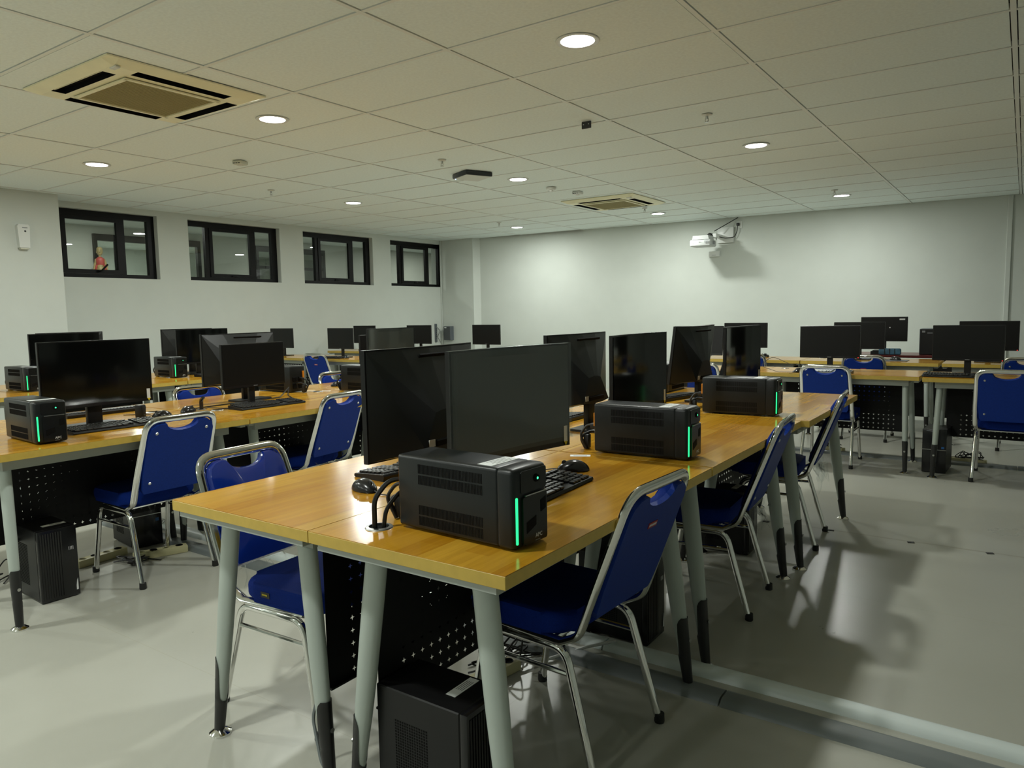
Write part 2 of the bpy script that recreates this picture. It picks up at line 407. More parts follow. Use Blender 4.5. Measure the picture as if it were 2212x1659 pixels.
# windows: frame, mullions, sash, panes
def window(idx, y0, y1, handle=False):
    L_ = y1 - y0; fx = WX - .11
    bm = bmesh.new()
    def fb(b_, ya, yb, za, zb, t=.06, dx=0): box(b_, (fx + dx, (ya+yb)/2, (za+zb)/2), (t, yb-ya, zb-za))
    fb(bm, y0, y1, WZ0, WZ0+.05); fb(bm, y0, y1, WZ1-.07, WZ1); fb(bm, y0, y0+.03, WZ0+.05, WZ1-.07); fb(bm, y1-.09, y1, WZ0+.05, WZ1-.07)
    root = struct('window_%d' % idx, bm, 'frame_black')
    for (ya, yb) in ((y0+.29, y0+.345), (y0+1.02, y0+1.075)):
        b2 = bmesh.new(); fb(b2, ya, yb, WZ0+.05, WZ1-.07); obj('mullion', b2, 'frame_black', root)
    b2 = bmesh.new(); sa, sb = y0+.346, y0+1.019
    fb(b2, sa, sb, WZ0+.052, WZ0+.1, .04, .02); fb(b2, sa, sb, WZ1-.115, WZ1-.072, .04, .02); fb(b2, sa, sa+.05, WZ0+.1, WZ1-.115, .04, .02); fb(b2, sb-.045, sb, WZ0+.1, WZ1-.115, .04, .02)
    obj('sash', b2, 'frame_black', root)
    for (ya, yb, za, zb) in ((y0+.03, y0+.29, WZ0+.05, WZ1-.07), (sa+.05, sb-.045, WZ0+.1, WZ1-.115), (y0+1.075, y1-.09, WZ0+.05, WZ1-.07)):
        b2 = bmesh.new(); box(b2, (fx, (ya+yb)/2, (za+zb)/2), (.006, yb-ya, zb-za)); obj('pane', b2, 'window_glass', root)
    b2 = bmesh.new()
    if handle:
        tube(b2, fillet([(fx+.05, sa+.38, WZ0+.075), (fx+.09, sa+.40, WZ0+.085), (fx+.10, sa+.47, WZ0+.16)], .03), .011, 8)
    else: rbox(b2, (fx+.05, sa+.36, WZ0+.072), (.02, .09, .018), .004, 1)
    obj('handle', b2, 'frame_black', root, True)
for k, (a, b_) in enumerate(WIN): window(k + 1, a, b_, k == 0)

# neighbouring corridor seen through the high windows
KX = -6.6
bm = bmesh.new(); box(bm, (-7.2, 5.0, -.05), (5.8, 16, .1)); struct('floor_corridor', bm, 'floor')
bm = bmesh.new(); box(bm, (-7.2, 5.0, 2.73), (5.8, 16, .06)); struct('ceiling_corridor', bm, 'ceiling_board')
bm = bmesh.new()
for y0, y1, z0, z1 in ((-2, 3.76, 0, 2.7), (5.5, 6.6, 0, 2.7), (8.2, 13, 0, 2.7), (3.76, 5.5, 0, 1.75), (6.6, 8.2, 0, 1.75), (3.76, 5.5, 2.58, 2.7), (6.6, 8.2, 2.58, 2.7)):
    box(bm, (KX - .06, (y0+y1)/2, (z0+z1)/2), (.12, y1-y0, z1-z0))
struct('wall_corridor', bm, 'corridor_paint')
bm = bmesh.new(); box(bm, (-10.06, 5, 1.35), (.12, 16, 2.7)); struct('wall_far_room', bm, 'wall_paint')
bm = bmesh.new(); box(bm, (-7.2, -2.06, 1.35), (5.8, .12, 2.7)); struct('wall_corridor_end', bm, 'corridor_paint')
bm = bmesh.new(); box(bm, (-7.2, 13.06, 1.35), (5.8, .12, 2.7)); struct('wall_corridor_far', bm, 'corridor_paint')
for idx, (y0, y1) in ((5, (3.76, 5.5)), (6, (6.6, 8.2))):
    bm = bmesh.new()
    for ya, yb, za, zb in ((y0, y1, 1.75, 1.81), (y0, y1, 2.48, 2.58), (y0, y0+.05, 1.81, 2.48), (y1-.06, y1, 1.81, 2.48), (y0+.32, y0+.46, 1.81, 2.48)):
        box(bm, (KX + .02, (ya+yb)/2, (za+zb)/2), (.07, yb-ya, zb-za))
    if idx == 6: box(bm, (KX + .02, (y0+y1)/2, 2.2), (.06, y1-y0-.1, .05))
    r_ = struct('window_%d' % idx, bm, 'frame_black')
    for ya, yb in ((y0+.05, y0+.32), (y0+.46, y1-.06)):
        b2 = bmesh.new(); box(b2, (KX + .005, (ya+yb)/2, 2.145), (.006, yb-ya, .67)); obj('pane', b2, 'window_glass', r_)

# floor cable ducts across the room and the stained seam
def duct(name, x0, x1, y, w_, h_, m, gaps=()):
    bm = bmesh.new()
    prof = [(-w_/2, 0), (-w_/2*.92, h_*.35), (-w_/2*.72, h_*.85), (-w_*.22, h_), (w_*.22, h_), (w_/2*.72, h_*.85), (w_/2*.92, h_*.35), (w_/2, 0)]
    xs = [x0] + list(gaps) + [x1]
    for a, b_ in zip(xs[:-1], xs[1:]): prism(bm, [(p + y, q) for p, q in prof], 'x', a + .003, b_ - .003)
    o = obj(name, bm, m, None, True); o['kind'] = 'structure'; return o
duct('trim_3', -2.3, 7.9, .437, .10, .022, 'duct_grey', (-.9, 1.1, 3.05, 4.13, 6.2))
duct('trim_4', -2.3, 7.9, .587, .085, .024, 'duct_white', (-.5, 1.5, 3.62, 5.6))
duct('trim_5', 2.0, 6.8, 5.03, .10, .022, 'duct_grey', (3.2, 4.9))
duct('trim_6', -3.4, 2.0, 5.03, .10, .022, 'duct_white', (-1.2,))
for k, (x, y) in enumerate([(3.659, 2.594), (4.025, 2.604), (4.437, 2.592), (4.80, 2.597)]):
    lab = ['first dark tape patch on the floor seam, under the front island desks', 'second dark tape patch on the floor seam, just past the island chair leg',
           'third dark tape patch on the open floor seam', 'dark tape patch on the floor seam nearest the right edge'][k]
    tag(mk('floor_tape', 'tape_dark', None, lambda b_: rbox(b_, (0, 0, .002), (.035, .022, .003), .001, 1), loc=(x, y, 0), rot=(0, 0, rad(8 * k))), lab, 'tape', 'dark tape patches on the floor seam')

# ================================================================ ceiling fittings
def make_lamp():
    t = thing('downlight')
    mk('trim_ring', 'white_plastic', t, lambda b_: lathe(b_, [(.083, -.001), (.098, -.006), (.108, -.004), (.110, .0)], n=28), True)
    mk('lens', 'lamp_glow', t, lambda b_: lathe(b_, [(.0, -.004), (.05, -.004), (.084, -.003)], n=28), True)
    ld = bpy.data.lights.new('lamp_light', 'AREA'); ld.shape = 'DISK'; ld.size = .165; ld.energy = LAMP_W; ld.color = LAMP_COL
    lo = bpy.data.objects.new('lamp_light', ld); COL.objects.link(lo); lo.parent = t; lo.location = (0, 0, -.008)
    return t
rown = {-4.5: 'added unseen well behind the camera', -1.5: 'level with the camera', 1.5: 'over the near half of the desk islands', 4.5: 'over the first rear desk row', 8.0: 'in the row closest to the projector wall'}
coln = {3.0: 'right-hand', .6: 'middle', -1.8: 'left-hand'}
for y in (1.5, 4.5, 8.0, -1.5, -4.5):  # rearmost row is unseen, added for more bounce light on the ceiling
    for x in (3.0, .6, -1.8):
        place('lamp', make_lamp, (x, y, CE), 0, 'round white LED downlight, %s one of three %s' % (coln[x], rown[y]), 'ceiling light', 'round ceiling downlights')
def sprinkler():
    t = thing('sprinkler')
    mk('escutcheon', 'detector', t, lambda b_: lathe(b_, [(.012, -.010), (.034, -.006), (.038, 0)], n=18), True)
    def f(b_):
        lathe(b_, [(.010, 0), (.010, -.022), (.007, -.03)][::-1], n=10)
        for s in (-1, 1): tube(b_, [(s*.009, 0, -.024), (s*.012, 0, -.038), (s*.003, 0, -.05)], .0028, 6)
        lathe(b_, [(.0, -.053), (.016, -.053), (.016, -.050), (.0, -.050)], n=12)
    mk('nozzle', 'steel', t, f, True)
    return t
SPR = [(3.02, 3.285, 'right of the black ceiling bracket'), (.62, 3.276, 'left of the dark wireless unit'), (-1.78, 3.30, 'above the windows on the left side'),
       (.685, 7.37, 'beside the far cassette air conditioner'), (-1.65, 7.30, 'in the far left part of the ceiling'), (3.02, 7.49, 'next to the far right downlight')]
for x, y, s in SPR: place('spr', sprinkler, (x, y, CE), 0, 'small chrome fire sprinkler head, ' + s, 'sprinkler', 'sprinkler heads on the ceiling')
def smoke():
    t = thing('smoke_detector')
    mk('base', 'detector', t, lambda b_: lathe(b_, [(.0, -.03), (.045, -.028), (.055, -.012), (.056, 0)], n=24), True)
    mk('sensor_cap', 'detector', t, lambda b_: lathe(b_, [(.0, -.046), (.018, -.044), (.022, -.03)], n=18), True)
    return t
place('smoke', smoke, (.602, 5.138, CE), 0, 'round off-white smoke detector left of the small box sensor', 'detector', None)
def boxsensor(light):
    t = thing('ceiling_sensor')
    mk('housing', light, t, lambda b_: rbox(b_, (0, 0, -.017), (.10, .10, .034), .012, 2), True)
    mk('lens_cap', 'detector', t, lambda b_: lathe(b_, [(.0, -.042), (.022, -.04), (.026, -.033)], n=16), True)
    mk('slots', 'vent_dark', t, lambda b_: [box(b_, (dx, -.051, -.024), (.016, .004, .005)) for dx in (-.025, 0, .025)])
    return t
place('sens1', lambda: boxsensor('white_plastic'), (.683, 5.576, CE), 0, 'small grey-white box sensor beside the far air conditioner', 'sensor', None)
place('sens2', lambda: boxsensor('off_white'), (-.742, 2.189, CE), .3, 'flat cream box sensor between the near cassette and the windows', 'sensor', None)
t = thing('wireless_access_point', (.446, 3.935, CE), rad(-24), 'flat square wireless unit with dark sides and a blue light on the ceiling', 'wireless unit')
mk('casing', 'device_dark', t, lambda b_: rbox(b_, (0, 0, -.022), (.29, .29, .044), .010, 2), True)
mk('cover', 'detector', t, lambda b_: rbox(b_, (0, 0, -.0445), (.272, .272, .004), .0015, 1))
mk('indicator', 'led_blue', t, lambda b_: lathe(b_, [(.0, -.052), (.004, -.051), (.005, -.046)], (-.12, -.12, 0), 10))
t = thing('ceiling_bracket', (2.268, 2.915, CE), rad(0), 'small black rectangular bracket hanging from a ceiling joint', 'bracket')
mk('plate', 'device_dark', t, lambda b_: rbox(b_, (0, 0, -.024), (.075, .012, .05), .003, 1))
mk('screw', 'steel', t, lambda b_: [lathe(b_, [(.0, .003), (.004, .002), (.004, 0)], n=8, M=Matrix.Translation((s*.02, -.006, -.02)) @ Matrix.Rotation(PI/2, 4, 'X')) for s in (-1, 1)])
def cassette():
    t = thing('air_conditioner_cassette'); S = .96
    def panel(b_):
        # rim, centre grille opening and four long louver slots as real recesses
        xs = [-.48, -.415, -.335, -.285, .285, .335, .415, .48]
        hole = lambda i, j: (i in (1,) or i in (5,)) and j == 3 or (j in (1, 5)) and i == 3
        o_ = {}
        for i in range(7):
            for j in range(7):
                x0, x1, y0, y1 = xs[i], xs[i+1], xs[j], xs[j+1]
                zf = lambda x, y: -.034 + (.026 if max(abs(x), abs(y)) > .47 else 0)
                if not hole(i, j):
                    put(b_, [(x0, y0, zf(x0, y0)), (x0, y1, zf(x0, y1)), (x1, y1, zf(x1, y1)), (x1, y0, zf(x1, y0))], [(0, 1, 2, 3)])
        for a, c in (((-.48, -.48), (.48, -.48)), ((.48, -.48), (.48, .48)), ((.48, .48), (-.48, .48)), ((-.48, .48), (-.48, -.48))):
            put(b_, [(*a, -.008), (*c, -.008), (*c, 0), (*a, 0)], [(0, 1, 2, 3)])
    mk('panel', 'cream_ac', t, panel)
    def shade_walls(b_):
        for x, y, a, c in ((-.375, 0, .04, .285), (.375, 0, .04, .285), (0, -.375, .285, .04), (0, .375, .285, .04)):
            put(b_, [(x-a, y-c, -.0338), (x+a, y-c, -.0338), (x+a, y+c, -.0338), (x-a, y+c, -.0338), (x-a, y-c, -.002), (x+a, y-c, -.002), (x+a, y+c, -.002), (x-a, y+c, -.002)],
                [(0, 1, 5, 4), (1, 2, 6, 5), (2, 3, 7, 6), (3, 0, 4, 7), (4, 5, 6, 7)])
    mk('slot_shade', 'vent_dark', t, shade_walls)  # slot walls coloured near-black to stand in for the shade inside
    g = mk('return_grille', 'tan_grille', t, lambda b_: [rbox(b_, (0, 0, -.036), (.545, .545, .008), .003, 1)])
    mk('grille_bars', 'tan_grille', g, lambda b_: [box(b_, (-.25 + k*.0208, 0, -.042), (.006, .52, .005)) for k in range(25)])['kind'] = 'stuff'
    mk('grille_frame', 'cream_ac', g, lambda b_: [box(b_, (x, y, -.043), (a, c, .008)) for x, y, a, c in ((-.28, 0, .022, .58), (.28, 0, .022, .58), (0, -.28, .58, .022), (0, .28, .58, .022))])
    for x, y, r_ in ((-.355, 0, PI/2), (.395, 0, PI/2), (0, -.395, 0), (0, .355, 0)):
        mk('louver', 'cream_ac', t, lambda b_: rbox(b_, (0, 0, 0), (.54, .018, .004), .0015, 1), loc=(x, y, -.024), rot=(rad(28), 0, r_))
    mk('receiver', 'detector', t, lambda b_: rbox(b_, (.40, -.40, -.036), (.06, .03, .01), .003, 1))
    return t
place('ac', cassette, (.535, .655, CE), 0, 'large yellowed square air-conditioner cassette at upper left, nearest the camera', 'air conditioner', 'ceiling air conditioners')
place('ac', cassette, (.64, 6.56, CE), 0, 'distant yellowed air-conditioner cassette in front of the projector wall', 'air conditioner', 'ceiling air conditioners')

# ================================================================ wall fittings
t = thing('air_freshener', (-3.685, 1.63, 2.05), 0, 'white automatic air-freshener dispenser on the left wall pier', 'dispenser')
mk('case', 'white_plastic', t, lambda b_: prism(b_, [(-.048, 0), (.048, 0), (.058, .22), (.045, .24), (-.045, .24), (-.058, .22)], 'x', 0, .06))
mk('nozzle', 'ink', t, lambda b_: lathe(b_, [(.0, .004), (.008, .003), (.010, 0)], n=12, M=Matrix.Translation((.06, .012, .17)) @ Matrix.Rotation(PI/2, 4, 'Y')))
mk('badge', 'print_grey', t, lambda b_: box(b_, (.0605, .01, .205), (.001, .05, .008)))
mk('lower_lid', 'off_white', t, lambda b_: rbox(b_, (.03, 0, -.008), (.05, .08, .016), .004, 1))

WA = math.atan(.0588)
def onwall(x, z, d=0.): return (x, wy(x) - d, z)
t = thing('projector', (.985, 8.735, 2.20), WA, 'white ultra-short-throw projector on the wall bracket', 'projector')
mk('body', 'projector_white', t, lambda b_: rbox(b_, (0, 0, .045), (.31, .30, .095), .022, 3), True)
def hood(b_): prism(b_, [(-.12, .094), (.13, .094), (.115, .15), (-.105, .15)], 'y', -.145, .10)
mk('mirror_hood', 'projector_white', t, hood)
mk('lens_window', 'vent_dark', t, lambda b_: box(b_, (.02, .11, .10), (.2, .03, .012)))
mk('side_grille', 'print_grey', t, lambda b_: [box(b_, (.1652, y, .05), (.002, .006, .05)) for y in (-.06, -.045, -.03, -.015, 0, .015, .03)])
mk('front_grille', 'print_grey', t, lambda b_: [box(b_, (.07 + k*.008, -.1655, .055), (.004, .002, .035)) for k in range(8)])
mk('badge', 'print_grey', t, lambda b_: [box(b_, (-.01, -.1655, .062), (.04, .001, .006)), box(b_, (-.11, -.1655, .05), (.006, .001, .014))])
mk('cable_cluster', 'cable_black', t, lambda b_: [tube(b_, fillet([(.03 + .012*k, .05, .15), (.06 + .01*k, .09, .20 - .01*k), (.13, .12 + .01*k, .18), (.16, .14, .10 + .02*k)], .03), .005, 6) for k in range(5)], True)
t = thing('projector_bracket', onwall(1.16, 2.39, .012), WA, 'white steel wall plate and arm holding the projector', 'bracket')
mk('wall_plate', 'white_plastic', t, lambda b_: rbox(b_, (0, -.02, 0), (.24, .04, .23), .006, 2), True)
mk('arm', 'white_plastic', t, lambda b_: [rbox(b_, (-.08, -.20, -.02), (.08, .34, .045), .006, 1), rbox(b_, (-.13, -.34, -.052), (.20, .12, .02), .005, 1)])
t = thing('interactive_unit', onwall(.99, 2.12), WA, 'small white box on the wall just below the projector', 'wall box')
mk('case', 'white_plastic', t, lambda b_: rbox(b_, (0, -.025, 0), (.17, .05, .085), .008, 2), True)
mk('slot', 'print_grey', t, lambda b_: box(b_, (0, -.0505, -.02), (.06, .001, .006)))
t = thing('wall_socket', onwall(1.355, 2.53), WA, 'white wall socket with black plug high beside the projector', 'socket')
mk('face_plate', 'white_plastic', t, lambda b_: rbox(b_, (0, -.006, 0), (.085, .012, .10), .003, 1))
mk('plug', 'cable_black', t, lambda b_: rbox(b_, (-.015, -.028, .005), (.045, .035, .045), .008, 2), True)
t = tag(mk('projector_power_cable', 'cable_black', None, lambda b_: tube(b_, fillet([(1.34, 9.21, 2.53), (1.335, 9.20, 2.44), (1.30, 9.20, 2.35), (1.19, 9.10, 2.335), (1.10, 8.98, 2.36), (1.06, 8.90, 2.36)], .06), .006, 8), True),
        'black power cord drooping from wall plug to projector', 'cable')
tag(mk('projector_signal_cable', 'cable_black', None, lambda b_: tube(b_, [(1.06, 9.0, 2.44), (1.34, 9.22, 2.635)], .006, 8), True), 'straight black cable from the projector up into the ceiling edge', 'cable')
t = thing('wall_cabinet', (-3.91, 8.78, .80), 0, 'small dark grey wall cabinet in the far left corner', 'cabinet')
mk('case', 'device_grey', t, lambda b_: rbox(b_, (0, 0, .13), (.16, .10, .26), .004, 1))
mk('door', 'tower_grey', t, lambda b_: rbox(b_, (0, -.054, .13), (.15, .01, .245), .003, 1))
mk('label_plate', 'paper', t, lambda b_: box(b_, (-.03, -.06, .235), (.05, .001, .015)))
t = thing('vertical_power_strip', (-4.085, 8.62, .78), 0, 'grey vertical outlet strip on the window wall near the far corner', 'power strip')
mk('body', 'device_grey', t, lambda b_: rbox(b_, (0, 0, .16), (.03, .045, .34), .004, 1))
mk('outlet', 'steel', t, lambda b_: [box(b_, (.0155, 0, .03 + k*.04), (.002, .022, .022)) for k in range(7)])
mk('cable', 'cable_black', t, lambda b_: tube(b_, fillet([(.012, .03, .26), (.02, .09, .2), (.015, .03, .08), (.02, .1, -.02)], .04), .004, 6), True)
t = thing('carved_puppet', (-6.33, 3.725, 0), rad(65), 'carved wooden figure in red dress seen through the first high window', 'figurine')
mk('pedestal', 'corridor_paint', t, lambda b_: rbox(b_, (0, 0, .90), (.24, .24, 1.80), .01, 1))
mk('robe', 'statue_gold', t, lambda b_: lathe(b_, [(.075, 1.80), (.085, 1.88), (.075, 1.97), (.050, 2.06), (.046, 2.10)], n=18, sy=.75), True)
mk('bodice', 'statue_red', t, lambda b_: lathe(b_, [(.047, 2.085), (.056, 2.12), (.062, 2.165), (.058, 2.19), (.03, 2.212), (.014, 2.222)], n=18, sy=.65), True)
mk('sash', 'statue_red', t, lambda b_: [tube(b_, [(s_*.05, -.02, 2.10), (s_*.070, -.035, 2.0), (s_*.085, -.03, 1.86)], .014, 8) for s_ in (-1, 1)], True)
mk('head', 'statue_gold', t, lambda b_: lathe(b_, [(.014, 2.215), (.015, 2.245), (.030, 2.25), (.036, 2.275), (.042, 2.31), (.040, 2.34), (.024, 2.36), (.0, 2.366)], n=18), True)
mk('nose', 'statue_gold', t, lambda b_: lathe(b_, [(.0, .02), (.004, .012), (.008, 0)], n=8, M=Matrix.Translation((0, -.036, 2.285)) @ Matrix.Rotation(PI/2, 4, 'X')))
mk('eye', 'ink', t, lambda b_: [box(b_, (s_*.015, -.0375, 2.300), (.010, .006, .004)) for s_ in (-1, 1)])
for s_ in (-1, 1): mk('ear', 'statue_gold', t, lambda b_: rbox(b_, (s_*.041, 0, 2.285), (.008, .014, .03), .003, 1))
for s_ in (-1, 1): mk('arm', 'statue_gold', t, lambda b_: tube(b_, fillet([(s_*.055, 0, 2.185), (s_*.082, -.02, 2.06), (s_*.10, -.07, 1.98)], .03), [.014] * 4 + [.011] * 4, 8), True)

# lamps added so that the space beyond the panes is lit
for (x, y), s in (((-5.4, 10.6), 'at the far end of the corridor'), ((-5.4, 3.4), 'ahead of the first window'), ((-5.4, 7.4), 'ahead of the third window'), ((-8.3, 5.2), 'in the far room')):
    o = place('lamp', make_lamp, (x, y, 2.70), 0, 'added LED downlight beyond the high windows, ' + s, 'ceiling light', 'added corridor downlights')
    for ch in o.children:
        if ch.type == 'LIGHT':
            ch.data = ch.data.copy(); ch.data.energy = LAMP_W * (1.0 if y > 10 else (.7 if y > 6 else (.85 if x > -6 else 3.4)))

# ================================================================ desks
DL, DW, DZ = 1.212, .606, .755
def star_panel(b_, w_, h_, full, p=.038):
    nx, nz = int(w_ / p), int(h_ / p); x0, z0 = -nx*p/2, 0
    for i in range(nx):
        for j in range(nz):
            cx, cz = x0 + (i+.5)*p, z0 + (j+.5)*p; h = p/2
            C_ = [(h, h), (-h, h), (-h, -h), (h, -h)]
            P_ = [(.0084*math.cos(k*PI/2), .0084*math.sin(k*PI/2)) for k in range(4)]
            Q_ = [(.0028*math.cos(k*PI/2 + PI/4), .0028*math.sin(k*PI/2 + PI/4)) for k in range(4)]
            V_ = [(cx+x, 0, cz+z) for x, z in C_ + P_ + Q_]
            F_ = []
            for k in range(4):
                F_.append((k, 4 + (k+1) % 4, 8 + k, 4 + k)); F_.append((k, 4 + k, (k+3) % 4))
            put(b_, V_, F_)
    for zz in (z0, z0 + nz*p): box(b_, (0, .006, zz), (full, .014, .006))
    for sx in (-1, 1): box(b_, (sx*(full/2 + nx*p/2)/2, .0005, nz*p/2), (full/2 - nx*p/2, .0012, nz*p))
def leg(sx, sy, parent):
    top = Vector((sx*.50, sy*.165, DZ - .035)); bot = Vector((sx*.525, sy*.252, .035))
    def f(b_):
        pts = []; rr = []
        for s, a, c in ((0, .033, .022), (.25, .033, .022), (.5, .031, .021), (.68, .027, .019), (.8, .022, .017), (.955, .016, .014)):
            pts.append(top.lerp(bot, s)); rr.append((a, c))
        # wide axis lies across the desk depth
        tube(b_, pts, rr, 14, flat=(1, 0, 0))
        box(b_, (top.x, top.y, DZ - .036), (.06, .10, .012))
    o = mk('leg', 'leg_grey', parent, f, True)
    def s_(b_):
        lv = ((.685, 62), (.70, 82), (.72, 96), (.76, 104), (.82, 112), (.87, 125), (.89, 180), (.93, 180), (1.03, 180))
        rings = []; n = 16
        for q, span in lv:
            c = top.lerp(bot, q)
            ra, rb = (.0295 - (q - .68)*.037, .0215 - (q - .68)*.017)
            rings.append([b_.verts.new((c.x + rb*math.sin(rad(-span + 2*span*k/n)), c.y + sy*ra*math.cos(rad(-span + 2*span*k/n)), c.z)) for k in range(n + 1)])
        for p_, q_ in zip(rings[:-1], rings[1:]):
            for k in range(n): b_.faces.new((p_[k], p_[k+1], q_[k+1], q_[k]))
        b_.faces.new(rings[-1][:-1])
    k = mk('leg_sleeve', 'sleeve_black', o, s_, True)
    def ft(b_):
        lathe(b_, [(.034, 0), (.034, .006), (.022, .014), (.010, .018), (.010, .042)], (bot.x, bot.y, 0), 18)
    mk('bolt', 'steel', o, lambda b_: lathe(b_, [(.0, 0), (.006, .001), (.007, .004)][::-1], n=10, M=Matrix.Translation(top.lerp(bot, .80) + Vector((0, sy*.026, 0))) @ Matrix.Rotation(-sy*PI/2, 4, 'X')))
    mk('foot', 'chrome', o, ft, True)
def make_desk():
    t = thing('desk')
    mk('desk_top', 'wood', t, lambda b_: box(b_, (0, 0, DZ - .0008), (DL - .001, DW - .001, .0016)))
    mk('edge_band', 'edge_band', t, lambda b_: rbox(b_, (0, 0, DZ - .0165), (DL, DW, .030), .0012, 1))
    for sx in (-1, 1):
        for sy in (-1, 1): leg(sx, sy, t)
    for sy in (-1, 1): mk('side_rail', 'rail_grey', t, lambda b_: box(b_, (0, sy*.215, DZ - .056), (1.06, .03, .048)))
    for sx in (-1, 1):
        mk('end_rail', 'rail_grey', t, lambda b_: [box(b_, (sx*.50, 0, DZ - .052), (.05, .40, .028)), box(b_, (sx*.585, 0, DZ - .0395), (.03, .55, .016))])
    pn = mk('modesty_panel', 'panel_black', t, lambda b_: star_panel(b_, .80, .42, .955), loc=(0, .205, .255))
    mk('panel_clip', 'rail_grey', pn, lambda b_: [box(b_, (sx*.42, .012, .425), (.03, .014, .05)) for sx in (-1, 1)])
    g = mk('cable_grommet', 'steel', t, lambda b_: lathe(b_, [(.026, 0), (.026, .004), (.034, .003), (.036, 0)], (-.49, .17, DZ), 22), True)
    mk('grommet_hole', 'vent_dark', g, lambda b_: lathe(b_, [(.0, .0006), (.026, .0006)], (-.49, .17, DZ), 22))
    return t
XA, XB, XC = 3.4425, .915, -1.645            # island centre lines
YS = (-.072, 1.150, 2.372)
RZ = {'R': PI/2, 'L': -PI/2}
ilab = {'A': 'front island', 'B': 'middle island', 'C': 'window-side island'}
plab = ('near end', 'middle', 'far end')
DESKS = {}
for isl, xc in (('A', XA), ('B', XB), ('C', XC)):
    for k, y in enumerate(YS):
        for s in 'RL':
            x = xc + (.304 if s == 'R' else -.304) + (.035 if (isl, s, k) == ('A', 'R', 2) else 0)
            extra = ''
            if (isl, s, k) == ('A', 'R', 0): extra = ' closest to the camera'
            DESKS[isl + s + str(k)] = place('desk', make_desk, (x, y, 0), RZ[s],
                'yellow-topped desk, %s of the %s, %s half%s' % (plab[k], ilab[isl], 'right' if s == 'R' else 'left', extra), 'desk', 'island desks')
rl = {'RA': 'first rear row', 'RB': 'second rear row'}
for row, y, xs in (('RA', 4.70, (-3.36, -2.13, 2.44, 3.66, 4.90)), ('RB', 6.20, (-3.36, -2.13, -.90, 2.44, 3.66, 4.90))):
    nm = ['leftmost, under the windows', 'second from the left', 'third from the left' if row == 'RB' else '', 'left one of the right-hand group', 'middle one of the right-hand group', 'last on the right']
    if row == 'RA': nm = [nm[0], nm[1], nm[3], nm[4], nm[5]]
    for x, s in zip(xs, nm):
        yy = y - (.06 if (row, x) == ('RA', 4.90) else 0)
        place('desk', make_desk, (x, yy, 0), 0, 'yellow wood-top desk of the %s, %s' % (rl[row], s), 'desk', 'rear row desks')
t = thing('teacher_table', (3.75, 7.35, 0), 0, 'dark maroon-topped table against the projector wall', 'table')
mk('table_top', 'maroon', t, lambda b_: rbox(b_, (0, 0, .742), (1.3, .6, .026), .004, 1))
mk('front_panel', 'tower_black', t, lambda b_: box(b_, (0, -.2, .40), (1.2, .018, .62)))
for sx in (-1, 1): mk('side_panel', 'tower_black', t, lambda b_: box(b_, (sx*.61, 0, .3645), (.02, .54, .729)))

